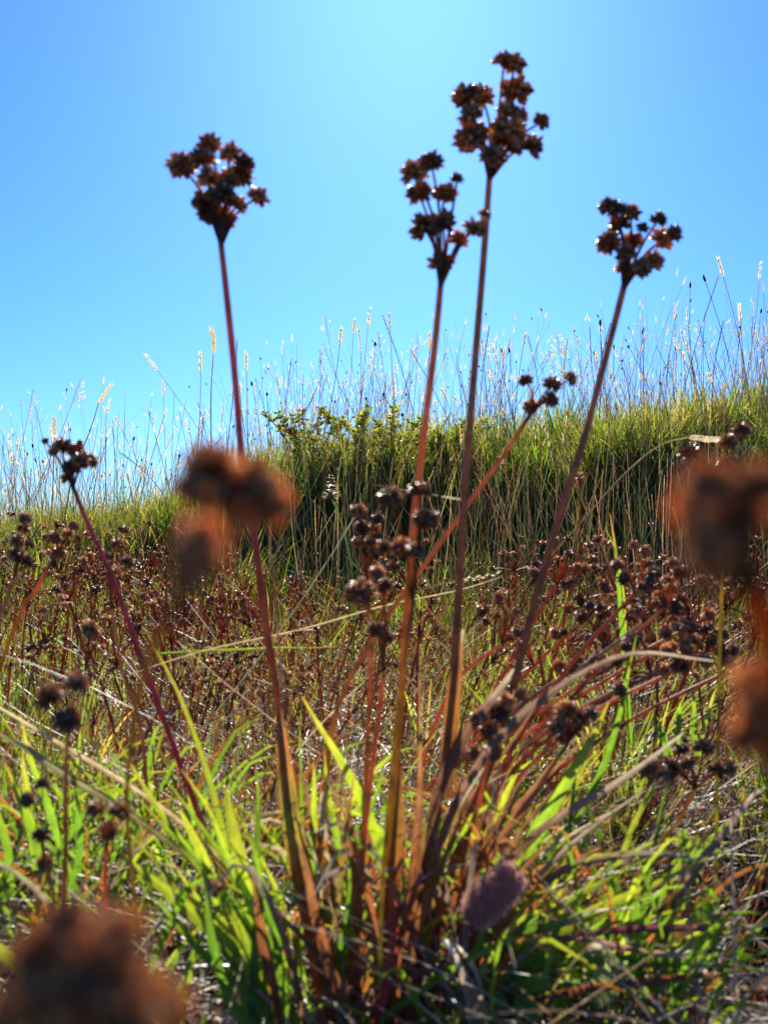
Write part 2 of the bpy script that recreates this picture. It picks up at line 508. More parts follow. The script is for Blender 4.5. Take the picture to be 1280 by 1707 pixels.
rush('tallest rush right of centre with tall branched flower head and brown stem',
     [(816, 290, .43), (805, 440, .432), (791, 610, .434), (776, 800, .435), (765, 980, .435), (755, 1120, .434), (737, 1280, .43), (712, 1420, .425), (680, 1600, .42), (664, 1720, .415)], 13,
     [(840, 103, 18), (858, 108, 17), (861, 152, 20), (777, 160, 18), (804, 162, 19), (784, 192, 19), (786, 229, 23), (846, 188, 18), (866, 192, 15), (845, 222, 25), (856, 238, 18), (902, 203, 16), (887, 244, 18), (820, 261, 19)],
     C_BRN, spread=.012,
     leaves=[dict(pts=[(740, 1330, .425), (750, 1220, .427), (760, 1120, .429), (772, 1050, .43)], w=[24, 26, 20, 3],
                  cols=[(0, BR), (.5, (.26, .1, .03)), (.9, (.26, .12, .05)), (1, PALE)], fold=.35, mat=M_SHEATH),
             dict(pts=[(660, 1720, .41), (690, 1560, .413), (718, 1400, .42), (735, 1290, .424)], w=[46, 40, 30, 6],
                  cols=[(0, BR), (.4, (.16, .06, .025)), (.7, (.09, .09, .02)), (1, BR)], fold=.35, mat=M_SHEATH)])
rush('tall rush on the right with stem leaning right and loose dark flower head',
     [(1041, 472, .44), (1012, 585, .443), (972, 735, .445), (932, 860, .445), (892, 1000, .444), (862, 1120, .44), (826, 1250, .437), (770, 1400, .43), (710, 1580, .42), (680, 1720, .415)], 13,
     [(1013, 345, 16), (1028, 350, 15), (1051, 356, 14), (1032, 375, 17), (1070, 380, 11), (1097, 366, 14), (1123, 389, 14), (1103, 401, 17), (1014, 404, 17), (1055, 401, 13), (1043, 424, 15), (1088, 437, 17), (1070, 447, 17), (1040, 446, 15)],
     C_BRN, spread=.012)
rush('rush at far left with slim crimson stem and withered flower head against the sky',
     [(120, 806, .46), (150, 880, .46), (187, 962, .46), (232, 1085, .46), (270, 1190, .455), (310, 1300, .45), (350, 1400, .445), (430, 1560, .435), (500, 1720, .425)], 9,
     [(103, 745, 15), (90, 752, 10), (128, 752, 14), (136, 768, 15), (152, 768, 10), (118, 782, 15), (112, 797, 10), (134, 738, 6), (76, 735, 6)],
     [(0, (.09, .06, .05)), (.08, (.16, .05, .06)), (.5, (.17, .042, .055)), (1, (.17, .05, .03))])
rush('slanting rush with five small heads in front of the bank crest',
     [(888, 684, .5), (845, 750, .5), (782, 838, .5), (705, 945, .5), (625, 1060, .49), (560, 1190, .48), (540, 1400, .47), (560, 1600, .46)], 8,
     [(876, 634, 12), (920, 641, 12), (950, 632, 11), (917, 666, 12), (884, 678, 13)], C_ORG, base=on(-.02, .46))
rush('rush with fuzzy orange heads crossing the lower stem of the centre rush',
     [(690, 1000, .36), (668, 1150, .365), (650, 1330, .37), (634, 1550, .375)], 8,
     [(697, 822, 22), (710, 866, 18), (650, 832, 19), (668, 912, 18), (692, 920, 16), (640, 915, 13)], C_GRN, base=on(.0, .38), spread=.012)
rush('rush left of the centre stems with glossy clustered brown heads',
     [(612, 1000, .5), (618, 1100, .5), (612, 1250, .5), (604, 1450, .49)], 7,
     [(597, 852, 11), (630, 866, 12), (604, 880, 13), (622, 880, 13), (600, 906, 13), (618, 905, 10), (655, 944, 10)], C_ORG, base=on(-.01, .47))
rush('stout headed rush with one round dark head and pink stem left of centre',
     [(640, 1120, .4), (618, 1300, .4), (600, 1480, .4)], 9,
     [(600, 987, 21), (628, 955, 12), (642, 975, 13), (628, 1050, 16), (645, 1062, 14)], C_RED, base=on(-.012, .4))
# ---- blurred rushes close to the lens
rush('large out-of-focus rush head just left of centre, close to the lens',
     [(305, 985, .07), (272, 1045, .09), (244, 1115, .14), (222, 1220, .24), (215, 1400, .36)], 32,
     [(348, 778, 44, .094), (318, 812, 26, .093), (372, 812, 30, .095), (346, 822, 26, .09), (424, 808, 36, .094), (452, 836, 34, .093), (410, 840, 28, .093), (436, 850, 26, .09), (335, 898, 32, .066), (322, 932, 32, .064), (345, 945, 22, .066), (304, 962, 24, .064)], [(0, (.2, .09, .04)), (.3, (.28, .18, .1)), (1, (.3, .22, .1))], base=on(-.09, .4))
rush('large out-of-focus rush head at the right edge with orange stem',
     [(1240, 950, .068), (1276, 1050, .069), (1312, 1250, .07), (1340, 1500, .072)], 44,
     [(1178, 808, 38, .064), (1262, 806, 40, .066), (1222, 826, 34, .066), (1150, 850, 32, .064), (1205, 872, 46, .066), (1176, 915, 36, .062), (1188, 952, 24, .062), (1252, 858, 34, .068)],
     [(0, (.2, .08, .03)), (.3, (.3, .1, .02)), (1, (.28, .1, .02))], base=on(.04, .078))
rush('out-of-focus rush head cut by the right edge below the larger one',
     [(1300, 1330, .075), (1330, 1500, .075)], 30,
     [(1258, 1135, 32, .076), (1275, 1195, 44, .074), (1246, 1228, 34, .074), (1300, 1150, 44, .072), (1290, 1265, 34, .074)], C_BRN, base=on(.05, .09))
rush('huge out-of-focus rush head in the bottom left corner',
     [(170, 1760, .06), (180, 1900, .06)], 24,
     [(60, 1590, 46, .06), (112, 1540, 46, .06), (196, 1562, 50, .058), (150, 1620, 60, .056), (236, 1640, 44, .059), (80, 1670, 56, .057), (210, 1690, 60, .056), (130, 1700, 54, .058), (275, 1680, 40, .06), (20, 1690, 46, .058)], C_BRN, base=on(-.018, .066))
rush('blurred small rush with three brown heads at the left edge of the clump',
     [(113, 1215, .31), (110, 1320, .315), (108, 1480, .32)], 9,
     [(84, 1163, 21), (128, 1141, 19), (112, 1200, 20)], C_BRN, base=on(-.11, .33))
rush('blurred low rush with flat rusty head at lower left',
     [(178, 1395, .34), (176, 1480, .345)], 8,
     [(160, 1350, 17), (198, 1352, 16), (182, 1384, 17)], C_RED, base=on(-.1, .36))
rush('blurred low rush with small dark heads beside the left picture edge',
     [(76, 1440, .36), (90, 1520, .365)], 7,
     [(47, 1333, 12), (72, 1308, 12), (70, 1392, 13), (76, 1440, 14)], C_BRN, base=on(-.125, .38))
rush('rush at left with loosely spaced heads before the dark foot of the bank',
     [(185, 1010, .5), (205, 1120, .5), (240, 1250, .5)], 6,
     [(206, 884, 11), (196, 910, 12), (214, 938, 12), (192, 955, 12), (175, 928, 9), (152, 1050, 14)], C_BRN, base=on(-.12, .52))
rush('tilted rush at left with dark heads over the sunlit bank grass',
     [(98, 918, .55), (60, 985, .55), (20, 1060, .55)], 7,
     [(124, 876, 9), (114, 892, 10), (92, 896, 11), (98, 920, 11), (131, 897, 6)], C_ORG, base=on(-.26, .56))
rush('rush at the left edge with a column of dark heads',
     [(25, 960, .52), (8, 1010, .52), (-20, 1100, .52)], 7,
     [(43, 864, 11), (40, 880, 9), (30, 902, 12), (48, 908, 11), (28, 925, 12), (45, 935, 12)], C_BRN, base=on(-.22, .54))
rush('rush with four round heads above the blurred head at right',
     [(1205, 800, .5), (1210, 900, .5), (1200, 1050, .5)], 5,
     [(1150, 760, 16), (1212, 738, 15), (1236, 717, 14), (1213, 776, 16)], C_GRN, base=on(.17, .52))
rush('dark cluster of rush heads at lower right near the blurred edge head',
     [(1160, 1310, .46), (1130, 1370, .46), (1090, 1430, .455)], 8,
     [(1135, 1250, 13), (1172, 1246, 14), (1195, 1285, 15), (1213, 1282, 14), (1085, 1282, 17), (1120, 1285, 15), (1145, 1275, 14), (1105, 1290, 12)], C_GRN, base=on(.1, .45))
rush('bunched dark rush heads right of the centre stems over green blades',
     [(945, 1240, .45), (900, 1310, .45), (840, 1420, .445)], 8,
     [(945, 1185, 16), (968, 1195, 16), (930, 1210, 15), (955, 1215, 17), (985, 1190, 12), (938, 1228, 12)], C_BRN, base=on(.05, .44))
rush('low rush with glinting dark heads between the right-hand stems',
     [(815, 1250, .42), (800, 1330, .42), (770, 1450, .42)], 8,
     [(800, 1195, 16), (830, 1185, 16), (845, 1168, 12), (815, 1215, 17), (868, 1160, 12), (790, 1255, 12), (822, 1252, 14)], C_ORG, base=on(.03, .42))
rush('single dark rush head on a horizontal twig at lower left of the clump',
     [(400, 1490, .4), (470, 1530, .4), (540, 1620, .4)], 9, [(362, 1478, 17)], C_BRN, base=on(-.02, .4))

# ---- leaning rushes bound to the right of the clump (dense brown heads)
def at_ground(px, d):
    return on((px - 640) / F * d, d)
lean_specs = [
    ((1075, 1010), (760, 1330), .6), ((1110, 985), (800, 1350), .56), ((1150, 1020), (780, 1300), .62), ((1180, 1060), (820, 1330), .6),
    ((1090, 1060), (740, 1340), .66), ((1060, 960), (820, 1320), .58), ((1010, 1060), (730, 1320), .64), ((1130, 1090), (830, 1350), .55),
    ((960, 1100), (700, 1330), .68), ((930, 945), (790, 1230), .72), ((985, 1000), (760, 1260), .7), ((1200, 1100), (880, 1340), .6),
    ((840, 1045), (700, 1290), .62), ((1035, 1120), (800, 1340), .52)]
ORD = ['first', 'second', 'third', 'fourth', 'fifth', 'sixth', 'seventh', 'eighth', 'ninth', 'tenth', 'eleventh', 'twelfth', 'thirteenth', 'last']
for k, (tp, bp, d) in enumerate(sorted(lean_specs, key=lambda q: q[0][0])):
    hs_ = [(tp[0] + random.uniform(-42, 38), tp[1] + random.uniform(-52, 30), random.uniform(9, 13) * .6 / d * .9) for _ in range(random.randint(6, 9))]
    mx = ((tp[0] + bp[0]) / 2 + random.uniform(-15, 15), (tp[1] + bp[1]) / 2 - random.uniform(0, 30))
    rush('rush with bunched rusty heads leaning right behind the clump, %s from the left' % ORD[k], [(tp[0], tp[1] + 25, d), (mx[0], mx[1], d), (bp[0], bp[1], d)], 4.6 * .6 / d + 2,
         hs_, random.choice([C_RED, C_ORG, C_RED, C_BRN]), group='rushes leaning right behind the clump', base=at_ground(bp[0] - 30, d), spread=.02)

# ------------------------------------------------------------------ smaller rushes of the meadow behind, copied from a few prototypes
def make_small_rush(seed, nh, tall):
    random.seed(seed)
    root = empty('rush', (0, 0, 0))
    tag(root, 'small brown rush', 'rush', 'small rushes of the meadow')
    bend = random.uniform(.05, .3)
    P = [Vector((bend * tall * t * t, .03 * tall * math.sin(3 * t), tall * t)) for t in (0, .3, .6, .85)]
    mb = MB()
    c0 = random.choice([(.2, .05, .028), (.2, .075, .028), (.14, .1, .03)])
    tube(mb, P, [.0014, .0012, .0009], [(0, (.14, .09, .025)), (.5, c0), (1, (.16, .05, .028))], n=8, sides=4)
    J = P[-1]
    hp = []
    for k in range(nh):
        p = J + Vector((random.uniform(-1, 1) * .022 + .005, random.uniform(-1, 1) * .022, random.uniform(-.022, .036)))
        tube(mb, [J - Vector((0, 0, .01)), J.lerp(p, .5) + Vector((0, 0, -.003)), p], [.0007, .0005], [(0, (.2, .06, .03)), (1, (.16, .05, .025))], n=3, sides=3)
        hp.append(p)
    mb.build('stem', M_STEM, root)
    for p in hp:
        put_head(p, random.uniform(.0028, .0054), root, HEADS_LOW)
    return root
protos = [make_small_rush(100 + k, nh, tall) for k, (nh, tall) in enumerate([(5, .17), (8, .15), (12, .18), (6, .13), (15, .16), (3, .20), (10, .19), (7, .11)])]
random.seed(5)
used = [False] * len(protos)
def place_small(x, y, s, lean_x, lean_y, label, group):
    k = random.randrange(len(protos))
    if used[k]: o = copy_tree(protos[k])
    else: o = protos[k]; used[k] = True
    o.location = on(x, y)
    o.rotation_euler = (Euler((lean_y, lean_x, 0)).to_quaternion() @ Quaternion((0, 0, 1), random.uniform(0, 6.28))).to_euler()
    o.scale = (s, s, s)
    tag(o, label, 'rush', group)
zones = [
    # count, px range, depth range, size range, lean, label, group
    (78, (-60, 400), (.95, 1.75), (.85, 1.2), .0, 'small rust-brown rush in the left meadow below the dark bank', 'rushes in the left meadow'),
    (26, (-40, 520), (.62, .95), (.7, .95), .05, 'low rush among grass in the left middle ground', 'rushes in the left middle ground'),
    (62, (400, 820), (.75, 1.7), (.7, 1.05), .18, 'small rush behind the centre stems before the bank', 'rushes behind the centre stems'),
    (84, (800, 1320), (.62, 1.7), (.75, 1.15), .25, 'small rush in the right meadow before the bank', 'rushes in the right meadow'),
]
for n, (x0, x1), (d0, d1), (s0, s1), ln, lab, grp in zones:
    for k in range(n):
        d = d0 + (d1 - d0) * random.random() ** .8
        px = random.uniform(x0, x1)
        place_small((px - 640) / F * d, d, random.uniform(s0 * .8, s1 * 1.15), ln + random.gauss(0, .24), random.gauss(0, .22), lab, grp)

# ------------------------------------------------------------------ leaf tufts of the foreground
def tuft(label, base_px, d, blades_, name='grass_tuft', group=None, cat='grass tuft'):
    b = at_ground(base_px, d)
    root = empty(name, b)
    tag(root, label, cat, group)
    for pts, wmax, cols, kw in blades_:
        w = [wmax * x * (.86 if wmax > 17 else 1) for x in (.75, .95, 1, .8, .45, .06)]
        leaf(root, pts, w, cols, **kw)
    return root
CY = [(0, (.10, .17, .02)), (.4, LG), (.75, YG), (1, (.26, .2, .03))]
CG = [(0, (.07, .13, .016)), (.5, GR), (1, (.15, .2, .02))]
CYY = [(0, (.10, .18, .02)), (.5, YG), (.85, (.2, .22, .03)), (1, (.30, .22, .04))]
CB = [(0, (.15, .05, .022)), (.5, OR), (1, (.16, .09, .05))]
CGY = [(0, BR), (.4, (.16, .11, .08)), (.8, (.24, .20, .16)), (1, PALE)]
CST = [(0, (.22, .17, .09)), (.6, ST), (1, PALE)]

tuft('bright yellow-green leaf tuft left of the clump base, lit from behind', 470, .41, [
    ([(480, 1720, .40), (440, 1610, .405), (395, 1530, .41), (330, 1440, .42), (255, 1335, .43), (192, 1228, .44)], 21, CY, dict(wave=.03)),
    ([(450, 1720, .39), (432, 1600, .395), (415, 1500, .40), (398, 1420, .40), (382, 1350, .405), (376, 1308, .41)], 32, CYY, dict(fold=.12)),
    ([(470, 1720, .41), (430, 1580, .415), (385, 1440, .42), (350, 1300, .43), (300, 1160, .44), (238, 1042, .45)], 13, CYY, dict(twist=.8)),
    ([(470, 1720, .395), (400, 1590, .39), (340, 1540, .39), (270, 1480, .395), (220, 1440, .40), (178, 1402, .40)], 24, CYY, dict(wave=.03)),
    ([(440, 1720, .42), (400, 1600, .42), (365, 1500, .42), (335, 1420, .42), (310, 1370, .42), (300, 1350, .42)], 24, CYY, dict(fold=.1)),
    ([(420, 1720, .38), (425, 1600, .39), (432, 1500, .40), (428, 1420, .40), (431, 1340, .41), (428, 1280, .41)], 16, CG, {}),
    ([(480, 1720, .43), (500, 1560, .43), (520, 1450, .43), (523, 1380, .43), (524, 1310, .43), (523, 1272, .43)], 16, CY, dict(twist=.5)),
    ([(470, 1720, .38), (420, 1660, .38), (370, 1620, .38), (330, 1580, .38), (280, 1520, .38), (240, 1480, .38)], 20, CG, dict(wave=.04)),
    ([(430, 1720, .37), (390, 1680, .37), (360, 1600, .37), (350, 1540, .375), (345, 1480, .38), (335, 1420, .385)], 20, CG, dict(fold=.15)),
    ([(500, 1720, .42), (460, 1600, .42), (420, 1500, .42), (380, 1440, .42), (330, 1370, .42), (270, 1290, .42)], 14, CG, {}),
    ([(490, 1720, .385), (470, 1640, .385), (460, 1560, .385), (440, 1480, .385), (425, 1420, .385), (400, 1350, .39)], 15, CG, dict(twist=.6)),
])
tuft('yellow-green leaves rising through the middle of the clump', 600, .43, [
    ([(655, 1560, .43), (640, 1440, .43), (610, 1350, .43), (575, 1280, .43), (535, 1215, .43), (503, 1160, .43)], 20, CYY, dict(fold=.1)),
    ([(560, 1700, .42), (575, 1560, .42), (590, 1460, .42), (600, 1390, .42), (625, 1330, .42), (640, 1280, .42)], 15, CG, {}),
    ([(570, 1700, .40), (560, 1620, .40), (575, 1560, .40), (585, 1500, .40), (583, 1450, .40), (578, 1410, .40)], 16, CG, {}),
    ([(620, 1700, .45), (600, 1560, .45), (570, 1440, .45), (555, 1360, .45), (545, 1300, .45), (540, 1250, .45)], 12, CY, {}),
    ([(690, 1700, .45), (700, 1550, .45), (705, 1430, .45), (720, 1350, .45), (735, 1290, .45), (760, 1230, .45)], 14, CY, {}),
])
tuft('red and brown sheathing leaves at the foot of the clump', 620, .40, [
    ([(590, 1720, .395), (600, 1600, .395), (595, 1500, .395), (590, 1420, .395), (580, 1350, .395), (560, 1270, .40)], 20, CB, dict(mat=M_SHEATH, fold=.3)),
    ([(640, 1720, .385), (630, 1600, .385), (615, 1500, .39), (600, 1440, .39), (575, 1360, .40), (540, 1290, .40)], 18, CB, dict(mat=M_SHEATH, fold=.3)),
    ([(650, 1720, .38), (672, 1600, .385), (685, 1500, .39), (695, 1400, .395), (700, 1310, .40), (699, 1120, .40)], 25, CB, dict(mat=M_SHEATH, fold=.35)),
    ([(665, 1720, .40), (710, 1600, .40), (760, 1500, .405), (810, 1420, .41), (860, 1370, .41), (905, 1330, .415)], 20, CB, dict(mat=M_SHEATH, fold=.3)),
    ([(680, 1720, .395), (740, 1610, .40), (790, 1510, .40), (840, 1440, .40), (880, 1400, .40), (935, 1350, .40)], 17, CB, dict(mat=M_DRY, fold=.3)),
    ([(600, 1720, .37), (560, 1640, .375), (535, 1560, .38), (520, 1500, .38), (510, 1440, .38), (490, 1390, .385)], 22, CB, dict(mat=M_SHEATH, fold=.3)),
    ([(470, 1720, .375), (455, 1640, .375), (440, 1580, .38), (432, 1530, .38), (426, 1490, .38), (420, 1450, .38)], 20, CB, dict(mat=M_SHEATH, fold=.2)),
    ([(690, 1720, .38), (680, 1640, .38), (690, 1560, .385), (720, 1480, .39), (745, 1420, .39), (780, 1330, .395)], 22, [(0, BR), (.5, (.2, .08, .025)), (1, OL)], dict(mat=M_SHEATH, fold=.3)),
    ([(620, 1720, .37), (640, 1660, .37), (650, 1600, .375), (655, 1540, .38), (652, 1480, .38), (650, 1430, .38)], 18, [(0, RD), (.6, (.27, .05, .03)), (1, OR)], dict(mat=M_SHEATH, fold=.3)),
    ([(540, 1720, .39), (600, 1670, .39), (640, 1640, .39), (700, 1625, .39), (740, 1610, .39), (770, 1610, .39)], 12, CGY, dict(mat=M_DRY)),
])
tuft('broad green arching leaves right of the clump', 860, .43, [
    ([(800, 1560, .44), (860, 1450, .44), (905, 1370, .44), (945, 1300, .44), (985, 1235, .44), (1014, 1170, .445)], 30, CY, dict(fold=.1)),
    ([(760, 1680, .42), (850, 1590, .415), (930, 1550, .41), (1010, 1510, .41), (1090, 1475, .41), (1210, 1415, .41)], 26, CYY, dict(fold=.12, hint=(0, -.8, .6))),
    ([(770, 1660, .41), (840, 1575, .405), (900, 1550, .40), (970, 1530, .40), (1030, 1510, .40), (1090, 1490, .40)], 16, CG, dict(hint=(0, -.7, .7))),
    ([(830, 1660, .40), (900, 1615, .40), (1000, 1600, .395), (1120, 1605, .395), (1220, 1612, .395), (1330, 1630, .395)], 20, CG, dict(hint=(0, -.6, .8))),
    ([(930, 1720, .40), (935, 1660, .40), (945, 1620, .40), (960, 1590, .40), (975, 1570, .40), (985, 1562, .41)], 30, CYY, dict(fold=.1)),
    ([(1050, 1660, .42), (1058, 1600, .42), (1060, 1550, .42), (1058, 1510, .42), (1054, 1470, .42), (1050, 1455, .42)], 20, CG, dict(fold=.1)),
    ([(780, 1450, .46), (810, 1400, .46), (825, 1360, .46), (840, 1330, .46), (855, 1300, .46), (862, 1290, .46)], 14, CYY, {}),
    ([(720, 1650, .44), (760, 1560, .44), (790, 1500, .44), (805, 1450, .44), (815, 1400, .44), (825, 1350, .44)], 16, CG, {}),
    ([(880, 1500, .5), (950, 1380, .5), (1000, 1290, .5), (1030, 1200, .5), (1045, 1130, .5), (1060, 1060, .5)], 11, CG, {}),
    ([(960, 1700, .5), (1120, 1560, .5), (1180, 1530, .5), (1190, 1510, .5), (1192, 1498, .5), (1190, 1490, .5)], 22, CG, dict(fold=.1)),
])
tuft('green blades standing in the dark gap at right', 1150, .6, [
    ([(1160, 1260, .6), (1157, 1230, .6), (1156, 1200, .6), (1156, 1180, .6), (1155, 1160, .6), (1155, 1145, .6)], 9, CY, {}),
    ([(1130, 1250, .6), (1130, 1220, .6), (1131, 1200, .6), (1132, 1185, .6), (1133, 1175, .6), (1133, 1170, .6)], 9, CG, {}),
    ([(1165, 1260, .6), (1172, 1220, .6), (1180, 1190, .6), (1185, 1170, .6), (1190, 1155, .6), (1195, 1145, .6)], 6, CYY, {}),
    ([(1110, 1260, .6), (1105, 1240, .6), (1100, 1225, .6), (1095, 1215, .6), (1090, 1208, .6), (1088, 1203, .6)], 11, CY, {}),
    ([(1120, 1260, .6), (1112, 1240, .6), (1106, 1225, .6), (1100, 1210, .6), (1096, 1200, .6), (1092, 1190, .6)], 6, CG, {}),
])
tuft('green and yellow blades at the lower left edge', 90, .42, [
    ([(130, 1500, .45), (105, 1420, .45), (80, 1340, .45), (60, 1290, .45), (45, 1240, .45), (35, 1190, .45)], 13, CY, {}),
    ([(90, 1480, .44), (70, 1430, .44), (55, 1390, .44), (40, 1350, .44), (25, 1310, .44), (8, 1270, .44)], 16, CY, {}),
    ([(60, 1450, .45), (55, 1400, .45), (50, 1350, .45), (45, 1310, .45), (40, 1280, .45), (38, 1250, .45)], 14, CYY, {}),
    ([(20, 1480, .44), (15, 1430, .44), (10, 1400, .44), (0, 1370, .44), (-10, 1330, .44), (-20, 1300, .44)], 18, CY, {}),
    ([(110, 1500, .43), (130, 1440, .43), (135, 1400, .43), (130, 1350, .43), (128, 1310, .43), (120, 1270, .43)], 12, CG, {}),
    ([(130, 1650, .3), (60, 1640, .3), (20, 1600, .3), (-20, 1570, .3), (-40, 1550, .3), (-60, 1530, .3)], 28, CYY, {}),
])
tuft('slim green blade standing behind the right-hand stems', 1040, .7, [
    ([(1050, 1240, .7), (1046, 1180, .7), (1040, 1100, .7), (1033, 1010, .7), (1027, 930, .7), (1016, 855, .7)], 10, [(0, GR), (.7, LG), (1, (.25, .13, .04))], {}),
    ([(1048, 1240, .7), (1044, 1160, .7), (1042, 1080, .7), (1040, 1000, .7), (1026, 920, .7), (1008, 880, .7)], 4, CYY, {}),
])

random.seed(404)
def fan(label, n, base_x, tops, d0, wr, colsets, mat, bow=0):
    bl = []
    for k in range(n):
        bx_ = random.uniform(*base_x); tx_ = random.uniform(tops[0], tops[1]); ty_ = random.uniform(tops[2], tops[3])
        d_ = d0 + random.uniform(-.02, .03)
        pts = []
        for q in range(6):
            t = q / 5
            pts.append((bx_ + (tx_ - bx_) * t ** 1.25 + random.uniform(-5, 5), 1715 + (ty_ - 1715) * (t if not bow else t ** (1 - bow * .3)) + random.uniform(-4, 4), d_ + .02 * t))
        bl.append((pts, random.uniform(*wr), random.choice(colsets), dict(mat=mat, fold=random.uniform(.15, .4), twist=random.uniform(-1.2, 1.2), wave=.03)))
    tuft(label, (base_x[0] + base_x[1]) / 2, d0, bl)
CRB = [(0, (.2, .06, .03)), (.5, (.19, .08, .035)), (1, (.24, .13, .06))]
COB = [(0, (.19, .08, .03)), (.5, (.14, .11, .03)), (1, (.22, .12, .04))]
fan('narrow rusty leaves standing in the heart of the clump', 16, (520, 690), (470, 800, 1230, 1480), .405, (8, 17), [CB, CRB, COB], M_SHEATH)
fan('narrow red-brown and straw leaves fanning right from the clump', 16, (640, 760), (800, 1150, 1150, 1420), .425, (6, 12), [CB, CGY, CRB, CST], M_DRY, bow=1)
fan('narrow green leaves fanning left from the clump foot', 13, (400, 540), (150, 420, 1230, 1500), .40, (9, 17), [CY, CYY, CYY, CG], M_LEAF, bow=.6)

fan('green blades arching right along the bottom of the picture', 13, (740, 900), (950, 1290, 1400, 1620), .40, (8, 15), [CY, CG, CYY], M_LEAF, bow=1.4)
fan('dry straw blades arching right along the bottom of the picture', 13, (700, 920), (900, 1310, 1350, 1640), .405, (5, 10), [CGY, CST, CB, CRB], M_DRY, bow=1.4)

# ------------------------------------------------------------------ dead blades and straws lying across
def dry(label, pts, wmax, cols=CGY, mat=None, **kw):
    P = [at(*p) for p in pts]
    root = P[0]
    mb = MB()
    dm = pts[len(pts) // 2][2]
    ww = [wmax * x * dm / F for x in (.7, .95, 1, .85, .5, .12)]
    kw.setdefault('fold', .3)
    ribbon(mb, P, ww, cols, n=22, **kw)
    o = bpy.data.objects.new('dead_leaf', mb.mesh('dead_leaf', mat or M_DRY, P[0]))
    o.location = P[0]
    COL.objects.link(o)
    tag(o, label, 'dead leaf')
dry('grey-brown dead leaf arching right past the rightmost tall stem', [(690, 1580, .40), (735, 1400, .40), (800, 1270, .40), (890, 1175, .40), (1040, 1092, .405), (1188, 1102, .41)], 14,
    [(0, BR), (.4, (.14, .08, .06)), (.8, (.18, .13, .1)), (1, PALE)])
dry('short brown dead leaf leaning right behind the tallest stem', [(700, 1480, .41), (725, 1340, .41), (760, 1250, .41), (800, 1190, .41), (840, 1140, .41), (856, 1115, .41)], 20,
    [(0, BR), (.6, (.16, .08, .05)), (1, PALE)])
dry('twisted grey dead leaf in the middle right', [(830, 1470, .42), (880, 1400, .42), (950, 1350, .42), (1020, 1310, .42), (1090, 1260, .42), (1138, 1222, .42)], 13)
dry('flat silvery dead leaf above the arching green leaves', [(880, 1500, .41), (940, 1450, .41), (1010, 1430, .41), (1080, 1425, .41), (1140, 1428, .41), (1160, 1440, .41)], 15, CGY, hint=(0, -.7, .7))
dry('straight grey dead stalk rising to the right edge', [(1090, 1580, .42), (1140, 1480, .42), (1180, 1420, .42), (1220, 1370, .42), (1250, 1330, .42), (1275, 1312, .42)], 14, CGY)
dry('pale straw running down from the left edge, upper of two', [(420, 1480, .44), (300, 1370, .44), (200, 1300, .44), (100, 1240, .44), (0, 1180, .44), (-60, 1150, .44)], 8, CST)
dry('green-grey straw running down from the left edge, lower of two', [(330, 1440, .43), (200, 1345, .43), (120, 1300, .43), (50, 1250, .43), (0, 1224, .43), (-60, 1200, .43)], 13, [(0, OL), (.5, (.2, .2, .1)), (1, ST)])
dry('red-edged dead blade lying at the right edge', [(960, 1560, .40), (1050, 1550, .40), (1130, 1548, .40), (1200, 1548, .40), (1260, 1545, .40), (1330, 1535, .40)], 15, [(0, PU), (.5, (.2, .08, .07)), (1, PALE)], hint=(0, -.6, .8))
dry('pinkish dead straw lying across the green leaves at lower right', [(860, 1560, .39), (960, 1565, .39), (1040, 1580, .39), (1100, 1590, .39), (1150, 1595, .39), (1180, 1602, .39)], 9, [(0, BR), (.5, (.24, .13, .12)), (1, PALE)])
dry('brown dead leaf curving along the bottom right', [(890, 1670, .38), (960, 1650, .38), (1050, 1640, .38), (1130, 1630, .38), (1180, 1625, .38), (1220, 1630, .38)], 14, CB)
dry('folded grey-green leaf hanging at bottom right', [(985, 1575, .385), (1010, 1590, .382), (1035, 1630, .38), (1050, 1655, .38), (1070, 1675, .38), (1095, 1690, .38)], 20, [(0, PALE), (.3, (.12, .12, .09)), (.7, YG), (1, YG)])
dry('long straw crossing the meadow behind the left stems', [(200, 1130, .75), (340, 1085, .75), (500, 1050, .75), (640, 1010, .75), (760, 985, .75), (835, 962, .75)], 3.2, CST)
dry('pale green straw crossing the left meadow', [(260, 1090, .8), (340, 1085, .8), (400, 1083, .8), (460, 1080, .8), (520, 1080, .8), (560, 1078, .8)], 5, CYY)
dry('curled silver dead leaf between the centre stems', [(560, 1480, .45), (548, 1420, .45), (538, 1370, .45), (538, 1330, .45), (548, 1314, .45), (556, 1320, .45)], 10, [(0, GY), (1, PALE)])
dry('white dead sheath with brown tip at the bottom centre', [(800, 1760, .37), (795, 1700, .37), (788, 1650, .37), (775, 1610, .37), (755, 1580, .37), (735, 1565, .372)], 34, [(0, (.3, .15, .06)), (.5, (.4, .32, .24)), (.8, (.75, .72, .66)), (1, (.6, .5, .38))], fold=.35)
dry('dark thin twig lying across the clump foot', [(880, 1760, .37), (830, 1690, .37), (790, 1630, .37), (760, 1580, .37), (740, 1540, .375), (735, 1520, .38)], 8, [(0, (.08, .04, .03)), (1, (.1, .05, .04))])

